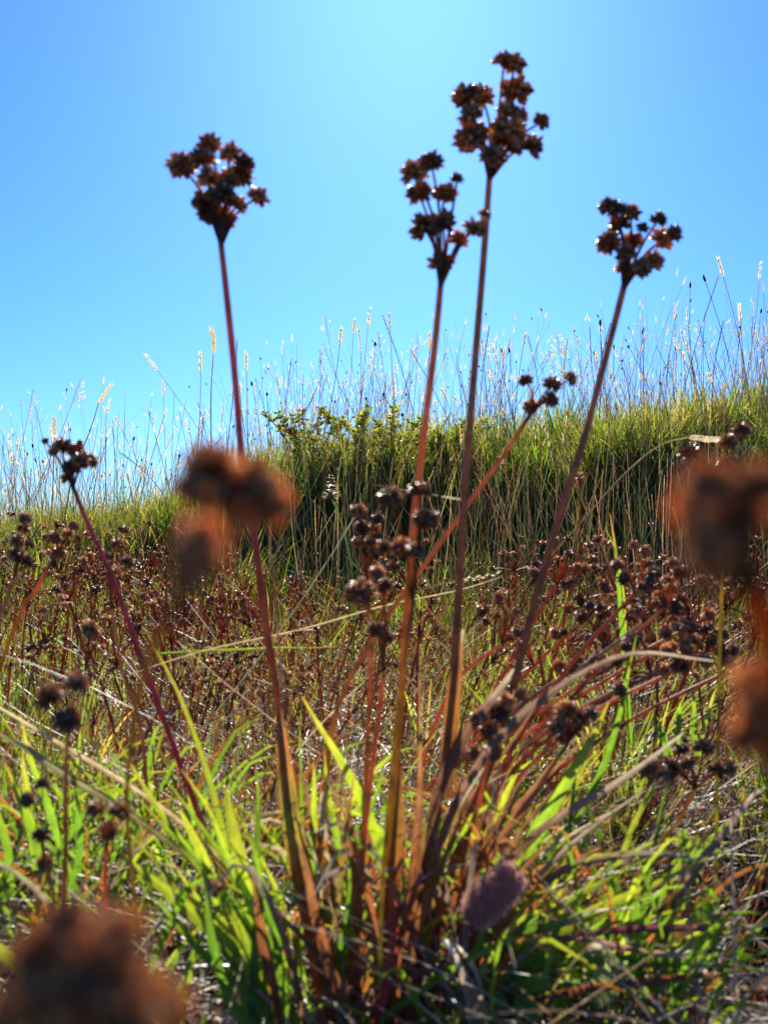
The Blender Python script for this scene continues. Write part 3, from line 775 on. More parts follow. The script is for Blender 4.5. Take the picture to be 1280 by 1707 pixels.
# ------------------------------------------------------------------ furry clover-like spike
def furry():
    a = at(786, 1529, .39); b = at(857, 1456, .39)
    base = at_ground(760, .42)
    root = empty('hare_foot_clover', base)
    tag(root, 'furry mauve seed spike lying among green leaves right of the clump base', 'clover')
    mb = MB()
    tube(mb, [base, base.lerp(a, .5) + Vector((0, 0, .01)), a], [.0009, .0008], [(0, GR), (1, BR)], n=8, sides=6)
    mb.build('stem', M_STEM, root)
    ax = (b - a); L = ax.length; ax.normalize()
    e1 = ax.cross(Vector((0, -1, .2))).normalized(); e2 = ax.cross(e1)
    def rad(t): return .0073 * (max(0, 1 - abs(2 * t - 1) ** 3.2)) ** .5
    mb = MB()
    nt_, ns = 14, 14
    V = []; C = []
    for i in range(nt_ + 1):
        t = .01 + .98 * i / nt_
        for j in range(ns):
            an = j / ns * 6.2832
            p = a + ax * (t * 1.16 - .08) * L + (e1 * math.cos(an) + e2 * math.sin(an)) * rad(t) * .9
            V.append(tuple(p)); C.append((.3, .15, .11, .5))
    qs = [(i * ns + j, i * ns + (j + 1) % ns, (i + 1) * ns + (j + 1) % ns, (i + 1) * ns + j) for i in range(nt_) for j in range(ns)]
    mb.add(V, [qs], C)
    body = mb.build('spike', M_FUZZ, root)
    mb = MB()
    n = 3200
    t = rng.uniform(.01, .99, n); an = rng.uniform(0, 6.2832, n)
    rr = np.array([rad(q) for q in t])
    A = np.array(a); AX = np.array(ax); E1 = np.array(e1); E2 = np.array(e2)
    rd = np.cos(an)[:, None] * E1 + np.sin(an)[:, None] * E2
    p0 = A + AX * ((t * 1.16 - .08) * L)[:, None] + rd * (rr * .88)[:, None]
    dr = rd + AX * (rng.normal(.35, .35, n) + (t - .5) * 1.2)[:, None] + rng.normal(0, .25, (n, 3))
    dr /= np.linalg.norm(dr, axis=1, keepdims=True)
    ln = rng.uniform(.0014, .0036, n)
    sdv = np.cross(dr, rng.normal(0, 1, (n, 3))); sdv /= np.linalg.norm(sdv, axis=1, keepdims=True); sdv *= .00014
    V = np.stack([p0 - sdv, p0 + sdv, p0 + dr * ln[:, None]], 1)
    C = np.ones((n, 3, 4)); base_c = np.array([.6, .33, .24]) * rng.uniform(.6, 1.5, (n, 1))
    C[:, :, :3] = base_c[:, None]; C[:, 2, :3] = np.array([.8, .58, .46])
    mb.add(V.reshape(-1, 3), [np.arange(3 * n).reshape(-1, 3)], C.reshape(-1, 4))
    o = bpy.data.objects.new('fur', mb.mesh('fur', M_FUZZ, base)); COL.objects.link(o)
    o.parent = root; o['kind'] = 'stuff'
furry()

# ------------------------------------------------------------------ broad-leaved herbs at the bottom right
def oval_leaf(mb, base, tip, width, normal, cols, teeth=0, n=14):
    base = np.array(base); tip = np.array(tip)
    ax = tip - base; L = np.linalg.norm(ax); ax /= L
    nn = np.array(normal, dtype=float); nn -= ax * nn.dot(ax); nn /= np.linalg.norm(nn)
    sd_ = np.cross(ax, nn)
    V = []; C = []
    for i in range(n + 1):
        t = i / n
        w = width * math.sin(math.pi * min(1, t ** .8 * .98 + .01)) ** .8 / 2
        if teeth: w *= 1 - .28 * (i % 2)
        c = lerp_cols(cols, np.array([t]))[0]
        for u in (-1, -.5, 0, .5, 1):
            p = base + ax * L * t + sd_ * w * u + nn * (.22 * w * abs(u) - .18 * L * (t - .3) ** 2 + .03 * width * math.sin(t * 20) * abs(u))
            V.append(p); C.append((*c, (u + 1) / 2))
    qs = [(i * 5 + j, i * 5 + j + 1, (i + 1) * 5 + j + 1, (i + 1) * 5 + j) for i in range(n) for j in range(4)]
    mb.add(V, [qs], C)
def herb(label, bpx, d, lv, cols, teeth=0):
    base = at_ground(bpx, d)
    root = empty('leafy_herb', base)
    tag(root, label, 'herb')
    for (bx_, by_, tx_, ty_, wd, dd) in lv:
        mb = MB()
        B = at(bx_, by_, dd); T_ = at(tx_, ty_, dd - .01)
        oval_leaf(mb, B, T_, wd * dd / F, (random.uniform(-.4, .4), -.7, .9), cols, teeth)
        mb.build('leaf', M_LEAF, root)
        mb = MB()
        tube(mb, [base, base.lerp(B, .6) + Vector((0, .004, .004)), B], [.0008, .0006], [(0, GR), (1, LG)], n=6, sides=5)
        mb.build('leaf_stalk', M_STEM, root)
HC = [(0, (.05, .14, .016)), (.6, (.10, .22, .02)), (1, (.15, .24, .025))]
herb('leafy bright green herb beside the furry spike', 850, .41,
     [(840, 1600, 900, 1540, 34, .41), (850, 1620, 930, 1590, 36, .405), (830, 1610, 800, 1560, 30, .41), (850, 1640, 920, 1640, 38, .395),
      (830, 1650, 790, 1610, 34, .40), (860, 1660, 900, 1700, 40, .385), (840, 1660, 800, 1700, 38, .385), (870, 1600, 880, 1520, 26, .42)], HC)
herb('toothed grey-green leaf lying near the bottom right', 1000, .39,
     [(985, 1670, 1040, 1605, 60, .39)], [(0, (.10, .14, .08)), (1, (.22, .27, .18))], teeth=1)
herb('small green herb leaves in the dark right corner', 1210, .45,
     [(1180, 1500, 1150, 1560, 26, .45), (1190, 1520, 1182, 1480, 30, .45), (1210, 1620, 1250, 1590, 26, .42), (1200, 1640, 1160, 1620, 26, .42), (1110, 1660, 1080, 1640, 22, .41)], HC)
# small fern frond
fr = empty('fern_frond', at_ground(1150, .46)); tag(fr, 'tiny curled bright green fern frond hanging before the dark gap', 'fern')
fp = [at(1170, 1465, .45), at(1152, 1440, .45), at(1140, 1410, .45), at(1136, 1385, .45)]
mb = MB(); tube(mb, [fr.location, at(1190, 1520, .45)] + fp, [.0006, .0005, .0004], [(0, BR), (1, LG)], n=14, sides=5); mb.build('stalk', M_STEM, fr)
pth = smooth_path(fp, 14)
for k in range(2, 15):
    for s in (-1, 1):
        mb = MB(); p = pth[k]; ln = .0042 * (1 - abs(k - 9) / 14)
        oval_leaf(mb, p, p + np.array([s * ln, -.001, -.0005]), .0018, (0, -1, .3), [(0, LG), (1, YG)], n=4)
        mb.build('leaflet', M_LEAF, fr)

# ------------------------------------------------------------------ single stalks of other plants
def prunella():
    b = at_ground(590, 1.35)
    root = empty('selfheal', b); tag(root, 'pale dried flower spike on a green stem before the dark bank', 'wildflower')
    mb = MB(); tube(mb, [b, at(588, 980, 1.3), at(578, 905, 1.3), at(562, 850, 1.3), at(553, 832, 1.3)], [.0014, .0013, .0011], [(0, GR), (1, (.2, .22, .1))], n=14, sides=6); mb.build('stem', M_STEM, root)
    mb = MB()
    for k, (py, r, m) in enumerate([(830, 17, 14), (826, 15, 12), (818, 10, 9), (811, 10, 9), (804, 8, 8), (798, 7, 6), (793, 4, 5)]):
        c = at(552, py, 1.3)
        for j in range(m):
            an = j / m * 6.283 + k
            dr = Vector((math.cos(an), math.sin(an), random.uniform(-.1, .5)))
            p = c + dr * r * 1.3 / F * .6
            oval_leaf(mb, c, c + dr * r * 1.3 / F, .0055, (0, 0, 1), [(0, (.2, .14, .08)), (1, (.5, .42, .3))], n=3)
    mb.build('flower_spike', M_DRY, root)
prunella()
def straw_head(label, pts, hp, cols=CST, wpx=2.8, nsp=9, hw=8, name='grass_stalk'):
    P = [at(*p) for p in pts]
    root = empty(name, P[0]); tag(root, label, 'grass stalk')
    d = pts[-1][2]
    mb = MB(); tube(mb, P, [wpx / 2 * d / F, wpx / 2.6 * d / F], cols, n=22, sides=5); mb.build('stalk', M_DRY, root)
    mb = MB()
    Q = smooth_path([at(*p) for p in hp], nsp * 2)
    for k in range(nsp * 2):
        s = 1 if k % 2 else -1
        t = Vector(Q[k + 1] - Q[k]).normalized()
        n_ = t.cross(Vector((0, 1, 0))).normalized()
        ln = hw * d / F * random.uniform(1.2, 1.8)
        oval_leaf(mb, Q[k], Vector(Q[k]) + t * ln + n_ * s * ln * .35, hw * .45 * d / F, (0, -1, .2), [(0, ST), (1, PALE)], n=4)
    mb.build('seed_head', M_DRY, root)
straw_head('long arching straw with pale nodding spikelet at right', [(780, 1130, .95), (870, 985, .95), (960, 880, .95), (1040, 790, .95), (1100, 742, .95), (1150, 728, .95)], [(1145, 728, .95), (1170, 731, .95), (1202, 733, .95)], hw=9)
straw_head('thin beaded straw crossing between the centre stems', [(620, 808, .8), (640, 811, .8), (680, 818, .8), (730, 826, .8)], [(735, 827, .8), (752, 830, .8), (770, 833, .8)], wpx=4, nsp=6, hw=4)
straw_head('pale straw with white grain crossing the right-hand stems low down', [(590, 1035, .8), (680, 990, .8), (760, 968, .8)], [(770, 965, .8), (800, 962, .8), (835, 955, .8)], hw=6, nsp=4)
straw_head('yellow bent straw behind the centre stems', [(616, 1000, .7), (620, 880, .7), (650, 810, .7), (690, 745, .7)], [(700, 735, .7), (722, 712, .7), (748, 690, .7)], cols=[(0, OL), (1, (.3, .26, .08))], wpx=5, nsp=5, hw=5)
straw_head('upright pale brome head at the far left against the sky', [(60, 980, 1.6), (85, 860, 1.6), (90, 760, 1.6), (91, 728, 1.6)], [(91, 728, 1.6), (91, 712, 1.6), (91, 698, 1.6)], wpx=2.5, nsp=7, hw=6)
straw_head('tall grass with golden head left of the red stem against the sky', [(345, 1000, 2.2), (352, 800, 2.2), (352, 660, 2.2), (356, 590, 2.2)], [(356, 590, 2.2), (357, 570, 2.2), (353, 550, 2.2)], wpx=2.4, nsp=8, hw=7)
straw_head('leaning grass with two pale heads at left against the sky', [(95, 960, 2.0), (120, 800, 2.0), (150, 720, 2.0), (165, 672, 2.0)], [(163, 675, 2.0), (174, 658, 2.0), (187, 640, 2.0)], wpx=2.2, nsp=8, hw=6)

# ------------------------------------------------------------------ grass stalks along the crest, seen against the sky
def stalk_mesh(kind, seed):
    r = random.Random(seed)
    mb = MB()
    L = r.uniform(.30, .44)
    bend = r.uniform(-.10, .12); b2 = r.uniform(-.04, .04)
    P = [Vector((bend * L * t * t + b2 * L * math.sin(3 * t), .02 * math.sin(2 * t), L * t)) for t in (0, .25, .5, .75, 1)]
    pale = kind in ('brome', 'feather', 'panicle')
    c = (.42, .33, .19) if pale else (.18, .13, .08)
    tube(mb, P, [.0014, .0012, .0008], [(0, (.16, .13, .05)), (.5, c), (1, c)], n=8, sides=3)
    tp = P[-1]; tn = (P[-1] - P[-2]).normalized()
    def grain(p, d, ln, wd, col):
        oval_leaf(mb, p, p + d * ln, wd, (r.uniform(-1, 1), -1, .2), [(0, tuple(x * .7 for x in col)), (1, col)], n=3)
    if kind == 'brome':
        for k in range(16):
            p = tp - tn * (.045 * (1 - k / 16)); s = 1 if k % 2 else -1
            grain(p, (tn + Vector((s * .28, r.uniform(-.3, .3), 0))).normalized(), r.uniform(.010, .016), .0032, (.64, .54, .37))
    elif kind == 'feather':
        for k in range(26):
            t = k / 26; p = tp - tn * (.06 * (1 - t))
            grain(p, (tn + Vector((r.uniform(-.6, .6), r.uniform(-.4, .4), 0))).normalized(), r.uniform(.006, .012), .0022, (.66, .58, .42))
    elif kind == 'plantain':
        ln = r.uniform(.010, .020)
        tube(mb, [tp, tp + tn * ln * .5, tp + tn * ln], [.0012, .0034, .0030, .0012], [(0, (.035, .02, .014)), (1, (.05, .03, .02))], n=6, sides=6)
        for k in range(10):
            an = r.uniform(0, 6.28)
            grain(tp + tn * ln * r.uniform(.1, .9), Vector((math.cos(an), math.sin(an), .5)).normalized(), .0045, .0018, (.06, .035, .02))
    elif kind == 'rye':
        for k in range(18):
            t = k / 18; p = tp - tn * (.11 * (1 - t)); s = 1 if k % 2 else -1
            grain(p, (tn + Vector((s * .3, 0, 0))).normalized(), .0085, .0024, (.13, .09, .05))
    else:
        for k in range(9):
            p = tp - tn * (.07 * (1 - k / 9)); an = r.uniform(0, 6.28)
            d = (tn * .8 + Vector((math.cos(an), math.sin(an) * .4, 0))).normalized()
            ln = .030 * (1.1 - k / 9)
            tube(mb, [p, p + d * ln * .5 + tn * .002, p + d * ln], [.0004, .0003], [(0, c), (1, c)], n=2, sides=3, cap=False)
            for q in (.55, .8, 1.0):
                grain(p + d * ln * q, (d + Vector((0, 0, -.5))).normalized(), .006, .0022, (.6, .5, .34))
    return mb.mesh('grass_stalk', M_DRY)
KINDS = ['brome', 'feather', 'plantain', 'rye', 'panicle', 'panicle', 'feather', 'brome']
STALKS = [(k, stalk_mesh(k, 300 + i * 7 + j)) for i, k in enumerate(KINDS) for j in range(3)]
KL = {'brome': ('pale spikelets', 'pale-headed'), 'feather': ('a feathery pale head', 'feathery'), 'plantain': ('a small dark oval head', 'dark-headed'),
      'rye': ('a thin dark spike', 'thin-spiked'), 'panicle': ('an open airy head', 'open-headed')}
random.seed(21)
def crest_stalk(px, y, s, lean):
    k, me = random.choice(STALKS)
    o = bpy.data.objects.new('grass_stalk', me)
    COL.objects.link(o)
    o.location = on((px - 640) / F * y, y, -.01)
    o.rotation_euler = (random.gauss(0, .15), lean, random.uniform(-.7, .7) + (math.pi if random.random() < .5 else 0))
    o.scale = (random.uniform(.9, 1.2), 1, s)
    side = 'left' if px < 480 else ('centre' if px < 880 else 'right')
    tag(o, 'dry grass stalk with %s on the bank crest at %s' % (KL[k][0], side), 'grass stalk', '%s grass stalks, %s part of the crest' % (KL[k][1], side))
for k in range(285):
    px = random.uniform(-30, 1310) if k % 3 else random.gauss(random.choice([90, 360, 455, 600, 690, 845, 1010, 1150, 1250]), 28)
    y = random.uniform(2.6, 3.7)
    s = random.uniform(.45, 1.2) * (1.12 if px > 1150 else 1.0)
    crest_stalk(px, y, s, random.gauss(.05, .2))

# further stalks, too many to count
mb = MB()
n = 5200
y = rng.uniform(2.6, 4.2, n); px = rng.uniform(-80, 1360, n); x = (px - 640) / F * y
pk = np.array([noise.noise(Vector((a * 3.5, b * 2.0, 4.4))) for a, b in zip(x, y)])
keep = rng.random(n) < np.clip(.42 + pk * 1.5, .05, 1)
x, y, px, pk = x[keep], y[keep], px[keep], pk[keep]; n = len(x)
base = np.stack([x, y, H(x, y) - .01], -1)
Ls = (.07 + .34 * rng.random(n) ** 1.7) * (1 + .4 * pk)
tips, dirs = blades(mb, base, Ls, rng.uniform(.0010, .0019, n), rng.uniform(0, 6.28, n), rng.normal(0, .24, n), rng.normal(.2, .4, n),
                    pick([(.24, .2, .09), (.32, .25, .13)], n), pick([(.5, .41, .26), (.3, .22, .14), (.6, .52, .36)], n), S=5, round_=True)
dirs = dirs / np.linalg.norm(dirs, axis=1, keepdims=True)
sel = rng.random(n) < .75
for p, d, h in zip(tips[sel], dirs[sel], rng.random(sel.sum())):
    dk = h < .2
    ln = rng.uniform(.007, .014) if dk else rng.uniform(.012, .032)
    c = (.06, .035, .022) if dk else (.62, .53, .37)
    wv = .0030 if dk else .0026
    a = Vector(p); dd = Vector(d)
    oval_leaf(mb, a, a + dd * ln, wv * 1.6, (.3, -1, .1), [(0, c), (1, c)], n=3)
    oval_leaf(mb, a, a + dd * ln, wv * 1.6, (1, .2, .1), [(0, c), (1, c)], n=3)
tag(mb.build('dry_grass', M_DRY), 'mass of fine dry grass stalks along the bank crest', 'grass', kind='stuff')

# ------------------------------------------------------------------ grass mats
def scatter(n, x_of, y0, y1, pw=1.0):
    y = y0 + (y1 - y0) * rng.random(n) ** pw
    px = rng.uniform(*x_of, n)
    x = (px - 640) / F * y
    return x, y, px
def patch_(x):
    return np.array([noise.noise(Vector((a * 5, .3, 2.2))) for a in x])
def patch(x, y, f, seed):
    return np.array([noise.noise(Vector((a * f, b * f, seed))) for a, b in zip(x, y)])
# crest of the bank: ragged tussocks, backlit
def clumps(mb, nc, per, xr, y0, y1, pw, spread, L0, L1, w0, w1, cbs, cts, lean=.5, curl=(.1, 1.1), fields=None, S=4, dens=None):
    cx, cy, cpx = scatter(nc, xr, y0, y1, pw)
    pn = patch(cx, cy, 3.2, 9.1)
    if dens is not None:
        k = rng.random(nc) < dens(cpx, cy, pn)
        cx, cy, cpx, pn = cx[k], cy[k], cpx[k], pn[k]
    m = len(cx)
    N = m * per
    cid = np.repeat(np.arange(m), per)
    size = rng.uniform(.6, 1.25, m) * (1 + .5 * pn)
    an = rng.uniform(0, 6.28, N); rr = np.abs(rng.normal(0, 1, N)) * spread * size[cid]
    x = cx[cid] + np.cos(an) * rr; y = cy[cid] + np.sin(an) * rr
    tone_b = pick(cbs, m, .2)[cid]; tone_t = pick(cts, m, .22)[cid]
    jit = 1 + rng.normal(0, .22, (N, 1))
    blades(mb, np.stack([x, y, H(x, y) - .006], -1), rng.uniform(L0, L1, N) * size[cid], rng.uniform(w0, w1, N), an + rng.normal(0, .5, N),
           np.abs(rng.normal(lean * .4, lean * .5, N)), rng.uniform(*curl, N), np.clip(tone_b * jit, .004, 1), np.clip(tone_t * jit, .004, 1), S=S)
mb = MB()
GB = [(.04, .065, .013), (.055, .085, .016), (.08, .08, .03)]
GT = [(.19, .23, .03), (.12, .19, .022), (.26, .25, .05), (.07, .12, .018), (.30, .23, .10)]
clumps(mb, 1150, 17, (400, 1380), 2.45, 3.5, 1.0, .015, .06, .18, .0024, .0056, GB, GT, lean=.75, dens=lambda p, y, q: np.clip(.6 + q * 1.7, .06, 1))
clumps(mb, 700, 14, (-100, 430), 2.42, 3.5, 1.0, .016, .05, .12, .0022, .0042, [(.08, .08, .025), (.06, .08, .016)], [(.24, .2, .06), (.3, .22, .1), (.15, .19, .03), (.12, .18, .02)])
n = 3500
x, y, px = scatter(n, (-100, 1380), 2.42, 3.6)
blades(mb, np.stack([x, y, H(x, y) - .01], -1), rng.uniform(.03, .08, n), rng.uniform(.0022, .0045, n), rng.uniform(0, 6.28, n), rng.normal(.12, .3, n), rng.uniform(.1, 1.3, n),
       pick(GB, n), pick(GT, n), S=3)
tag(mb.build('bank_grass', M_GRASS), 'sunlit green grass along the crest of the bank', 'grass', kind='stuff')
# face of the bank: shaded green with hanging straws
mb = MB()
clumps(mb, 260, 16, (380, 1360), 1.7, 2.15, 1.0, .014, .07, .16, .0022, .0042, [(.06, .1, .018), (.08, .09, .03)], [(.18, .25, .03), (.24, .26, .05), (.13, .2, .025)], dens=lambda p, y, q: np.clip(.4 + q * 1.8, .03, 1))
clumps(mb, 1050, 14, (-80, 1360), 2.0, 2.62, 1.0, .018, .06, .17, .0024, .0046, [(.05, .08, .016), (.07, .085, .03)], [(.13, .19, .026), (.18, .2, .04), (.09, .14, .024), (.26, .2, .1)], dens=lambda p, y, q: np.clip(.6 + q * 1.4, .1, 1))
n = 6000
x, y, px = scatter(n, (-100, 1380), 2.1, 2.62)
pn = patch(x, y, 3.5, 7.7)
keep = rng.random(n) < np.clip(.5 + pn * 1.3, .08, 1)
x, y, pn = x[keep], y[keep], pn[keep]; n = len(x)
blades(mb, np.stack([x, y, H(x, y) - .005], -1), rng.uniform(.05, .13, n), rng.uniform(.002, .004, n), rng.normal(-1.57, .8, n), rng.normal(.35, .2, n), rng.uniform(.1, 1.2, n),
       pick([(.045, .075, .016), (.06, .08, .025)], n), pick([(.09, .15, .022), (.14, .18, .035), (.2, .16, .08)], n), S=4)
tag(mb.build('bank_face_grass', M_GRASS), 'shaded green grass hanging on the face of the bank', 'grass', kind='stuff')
mb = MB()
n = 1900
x, y, px = scatter(n, (-60, 1340), 1.85, 2.62)
keep = (px > 430) | (rng.random(n) < .25)
keep &= rng.random(n) < np.clip(.6 + 1.3 * patch_(x), .1, 1)
x, y, px = x[keep], y[keep], px[keep]; n = len(x)
blades(mb, np.stack([x, y, H(x, y) - .005], -1), rng.uniform(.16, .40, n), rng.uniform(.0012, .0024, n), rng.normal(-1.3, 1.5, n), rng.normal(.14, .27, n), rng.normal(.14, .32, n),
       pick([(.22, .22, .08), (.34, .28, .15), (.16, .19, .05)], n, .3), pick([(.4, .34, .2), (.5, .43, .28), (.26, .26, .1)], n, .3), S=6, round_=True)
tag(mb.build('bank_straw', M_DRY), 'tall thin straws standing before the face of the bank', 'grass', kind='stuff')
# meadow: green blades, straw litter, reddish stems
mb = MB()
n = 22000
x, y, px = scatter(n, (-250, 1530), .46, 2.2, 1.05)
pn = patch(x, y, 5, 1.1)
dens = np.clip(.42 + pn * 1.2 + .15 * (px < 500), .04, 1) * np.where((px > 1060) & (y < 1.0) & (y > .44), .2, 1) * np.where((px > 430) & (y > .6), .62, 1)
keep = rng.random(n) < dens
x, y, pn, px = x[keep], y[keep], pn[keep], px[keep]; n = len(x)
hs_ = np.clip(.35 + .5 * (y - .35), .35, 1)
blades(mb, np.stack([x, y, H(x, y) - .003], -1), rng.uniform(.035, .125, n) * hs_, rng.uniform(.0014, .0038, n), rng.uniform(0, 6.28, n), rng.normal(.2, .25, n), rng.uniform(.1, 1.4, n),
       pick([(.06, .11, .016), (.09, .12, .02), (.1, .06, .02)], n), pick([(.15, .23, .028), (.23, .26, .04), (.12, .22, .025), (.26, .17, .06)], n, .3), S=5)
clumps(mb, 420, 12, (-150, 1430), .55, 2.1, 1.1, .010, .05, .13, .0022, .0045, [(.07, .11, .018), (.1, .08, .02)], [(.16, .23, .025), (.24, .25, .035), (.12, .21, .02), (.28, .19, .06)], S=5,
       dens=lambda p, y, q: np.clip(.7 + q, .1, 1) * np.where((p > 1060) & (y < 1.0), .25, 1))
tag(mb.build('meadow_grass', M_GRASS), 'green grass blades covering the meadow floor', 'grass', kind='stuff')
mb = MB()
n = 10500
x, y, px = scatter(n, (-250, 1530), .34, 2.3, 1.1)
keep = ~((px > 1085) & (y > .44) & (y < .70)) | (rng.random(n) < .1)
x, y, px = x[keep], y[keep], px[keep]; n = len(x)
blades(mb, np.stack([x, y, H(x, y) + rng.uniform(.0, .018, n)], -1), rng.uniform(.03, .16, n), rng.uniform(.0008, .0024, n), rng.uniform(0, 6.28, n), rng.normal(1.25, .25, n), rng.normal(.2, .3, n),
       pick([(.2, .13, .08), (.3, .23, .14), (.15, .08, .04)], n, .3), pick([(.34, .27, .18), (.48, .4, .29), (.24, .13, .07)], n, .3), S=5)
n = 900
x, y, px = scatter(n, (-200, 1450), .55, 2.0, 1.1)
blades(mb, np.stack([x, y, H(x, y) + rng.uniform(.0, .05, n)], -1), rng.uniform(.08, .28, n), rng.uniform(.0009, .0018, n), rng.normal(0, .8, n) + math.pi * (rng.random(n) < .35), rng.normal(1.15, .22, n), rng.normal(.1, .25, n),
       pick([(.3, .23, .14), (.36, .3, .18)], n, .3), pick([(.5, .42, .3), (.4, .3, .18)], n, .3), S=6, round_=True)
tag(mb.build('straw_litter', M_LITTER), 'dead straw littering the meadow floor', 'straw', kind='stuff')
mb = MB()
n = 4200
x, y, px = scatter(n, (-200, 1450), .5, 2.0, 1.2)
keep = (px > 420) | (rng.random(n) < .5)
x, y, px = x[keep], y[keep], px[keep]; n = len(x)
left = px < 560
az = np.where(left, rng.uniform(0, 6.28, n), rng.normal(0, .6, n))
ln = np.where(left, np.abs(rng.normal(.2, .25, n)), np.abs(rng.normal(.65, .35, n)))
blades(mb, np.stack([x, y, H(x, y)], -1), rng.uniform(.07, .19, n) * np.clip(.4 + .6 * (y - .3), .4, 1), rng.uniform(.0010, .0020, n), az, ln, rng.normal(.2, .2, n),
       pick([(.2, .09, .03), (.24, .07, .035), (.15, .12, .03)], n, .25), pick([(.27, .105, .075), (.27, .14, .06), (.38, .29, .17), (.25, .085, .065)], n, .25), S=5, round_=True)
tag(mb.build('rush_stalks', M_STEM), 'tangle of bare reddish rush stalks in the meadow', 'rush', kind='stuff')

# ------------------------------------------------------------------ foreground tufts, each blade a part
random.seed(77)
TUFT_AT = ['cut by the left edge below the dark heads', 'at far left below the three blurred heads', 'under the blurred three-headed rush at left', 'right of the blurred three-headed rush', 'behind the slim crimson stem, low down',
           'where the crimson stem meets the meadow', 'left of the big orange sheath', 'right of the big orange sheath, farther back', 'between the centre and tallest stems, far back', 'behind the tallest stem foot',
           'beside the bunched dark heads at right', 'below the bunched dark heads at right', 'left of the dark head cluster at lower right', 'at the right edge behind the dark gap', 'right of the toothed grey leaf',
           'under the arching green leaves at right', 'above the huge blurred head at lower left', 'left of the bright yellow-green leaf tuft', 'in the left edge beside the blurred corner head', 'just behind the furry mauve spike']
spots = [(-40, .5), (40, .55), (100, .52), (200, .55), (260, .6), (330, .52), (420, .58), (520, .6), (700, .62), (800, .55), (900, .6), (980, .52), (1060, .66), (1290, .75), (1110, .41), (1020, .42), (150, .47), (300, .50), (-20, .45), (900, .46)]
for k, (px, d) in enumerate(spots):
    b = at_ground(px, d)
    root = empty('grass_tuft', b)
    tag(root, 'low tuft of short blades ' + TUFT_AT[k], 'grass tuft', 'low tufts of the foreground')
    for q in range(11):
        L = random.uniform(.05, .12); an = random.uniform(0, 6.28); le = random.uniform(.1, .9)
        o0 = b + Vector((random.uniform(-.012, .012), random.uniform(-.012, .012), 0))
        dirv = Vector((math.cos(an) * le, math.sin(an) * le * .6, 1)).normalized()
        P = [o0, o0 + dirv * L * .5, o0 + dirv * L * .85 + Vector((math.cos(an), math.sin(an), 0)) * L * .12, o0 + dirv * L + Vector((math.cos(an), math.sin(an), -.3)) * L * .25]
        mb = MB()
        wv = random.uniform(.0014, .0032)
        ribbon(mb, P, [wv * .8, wv, wv * .8, wv * .08], random.choice([CY, CG, CYY, CG, CB]), n=7, across=2, twist=random.uniform(-1, 1))
        mb.build('leaf', M_LEAF, root)

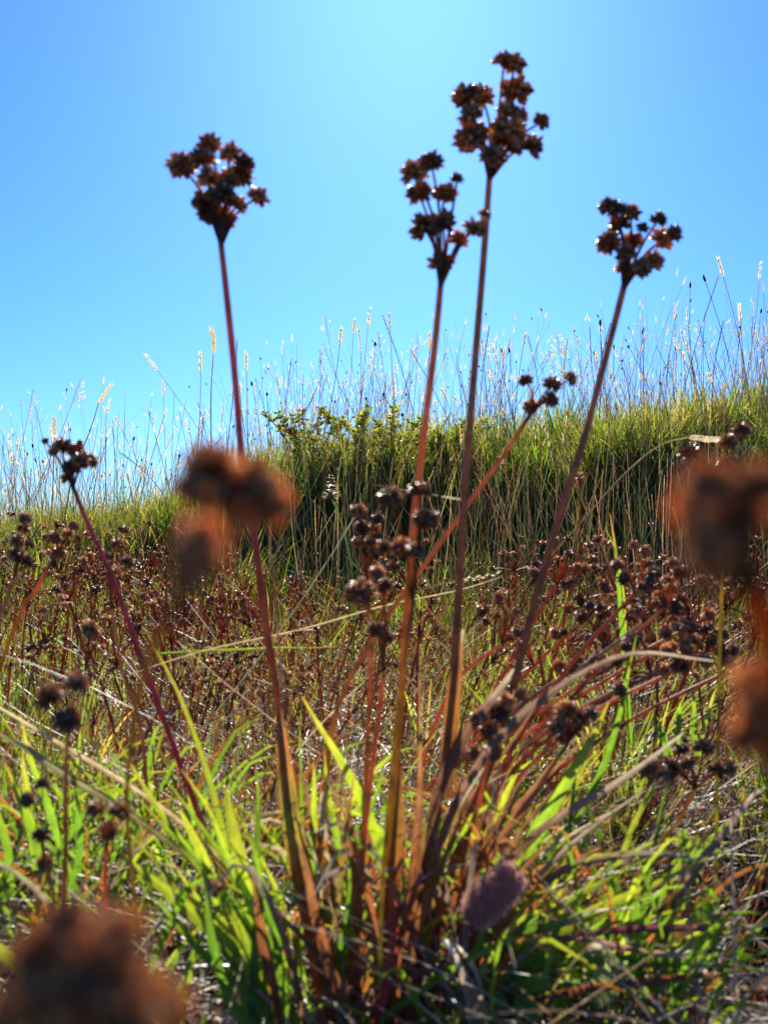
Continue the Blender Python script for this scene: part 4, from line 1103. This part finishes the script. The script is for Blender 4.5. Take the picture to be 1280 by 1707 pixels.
TUFT2 = [(520, .44, 'behind the big orange sheath'), (560, .40, 'between orange sheath and centre stem'),
         (690, .44, 'between the feet of the centre and tallest stems'), (770, .43, 'right of the tallest stem foot'), (840, .45, 'behind the furry mauve spike and its herb'), (930, .42, 'over the arching green leaves at right'),
         (1000, .46, 'before the dark gap at right'), (740, .385, 'around the white dead sheath'), (1100, .40, 'at the bottom right among dead straw'), (240, .40, 'right of the huge blurred corner head'), (60, .47, 'near the left edge below the two straws')]
for k, (px, d, where) in enumerate(TUFT2):
    b = at_ground(px, d)
    root = empty('grass_tuft', b)
    tag(root, 'loose tuft of fine blades ' + where, 'grass tuft', 'fine tufts of the foreground')
    for q in range(18):
        L = random.uniform(.045, .125); an = random.uniform(0, 6.28); le = random.uniform(.15, 1.1)
        o0 = b + Vector((random.uniform(-.018, .018), random.uniform(-.015, .015), 0))
        dirv = Vector((math.cos(an) * le, math.sin(an) * le * .6, 1)).normalized()
        hz = Vector((math.cos(an), math.sin(an), 0))
        dr = random.uniform(.05, .5)
        P = [o0, o0 + dirv * L * .45, o0 + dirv * L * .8 + hz * L * .12, o0 + dirv * L * .95 + hz * L * .3 + Vector((0, 0, -dr * L * .5))]
        mb = MB()
        wv = random.uniform(.0010, .0030)
        c = random.choice([CY, CG, CYY, CG, CB, CGY, CST, CB])
        ribbon(mb, P, [wv * .8, wv, wv * .8, wv * .08], c, n=8, across=2, twist=random.uniform(-1.5, 1.5), wave=.05)
        mb.build('leaf', M_DRY if c in (CGY, CST) else M_LEAF, root)

# ------------------------------------------------------------------ leafy shrubs on the crest
def shrub(label, px, y, wdt, hgt, nl, cols):
    b = on((px - 640) / F * y, y)
    root = empty('shrub', b); tag(root, label, 'shrub')
    mbs = MB(); mbl = MB()
    for k in range(10):
        an = random.uniform(0, 6.28)
        e = b + Vector((math.cos(an) * wdt * random.uniform(.3, 1), math.sin(an) * wdt * .5, hgt * random.uniform(.45, 1.05)))
        mid = b.lerp(e, .5) + Vector((0, 0, hgt * .12))
        tube(mbs, [b, mid, e], [.0025, .0015, .0008], [(0, BR), (1, (.12, .10, .04))], n=7, sides=4)
        Q = smooth_path([b, mid, e], nl)
        for i in range(2, nl + 1):
            for s in range(5):
                a2 = random.uniform(0, 6.28)
                dr = Vector((math.cos(a2), math.sin(a2), random.uniform(-.2, .8))).normalized()
                ln = random.uniform(.012, .024)
                oval_leaf(mbl, Q[i], Vector(Q[i]) + dr * ln, ln * .5, (random.uniform(-.7, .7), random.choice((-1, 1)) * random.uniform(.4, 1), random.uniform(0, .8)), random.choice(cols), n=3)
    mbs.build('branches', M_STEM, root); mbl.build('foliage', M_GRASS, root)
SC = [[(0, (.12, .15, .03)), (1, (.2, .22, .06))], [(0, (.16, .18, .04)), (1, (.28, .28, .1))], [(0, (.14, .13, .05)), (1, (.24, .2, .1))], [(0, LG), (1, YG)]]
shrub('pale yellow-green leafy shrub on the crest beside the left side of the orange-red stem', 585, 2.8, .2, .17, 12, SC)
shrub('leafy light green shrub on the crest left of the centre stem', 650, 2.82, .24, .17, 14, SC)
shrub('rounded green shrub on the crest between the centre stems', 745, 2.86, .13, .16, 10, SC)
shrub('scrubby shrub with brownish leaves on the crest right of the red stem', 512, 2.78, .13, .19, 11, SC + [[(0, BR), (1, (.16, .11, .05))]])
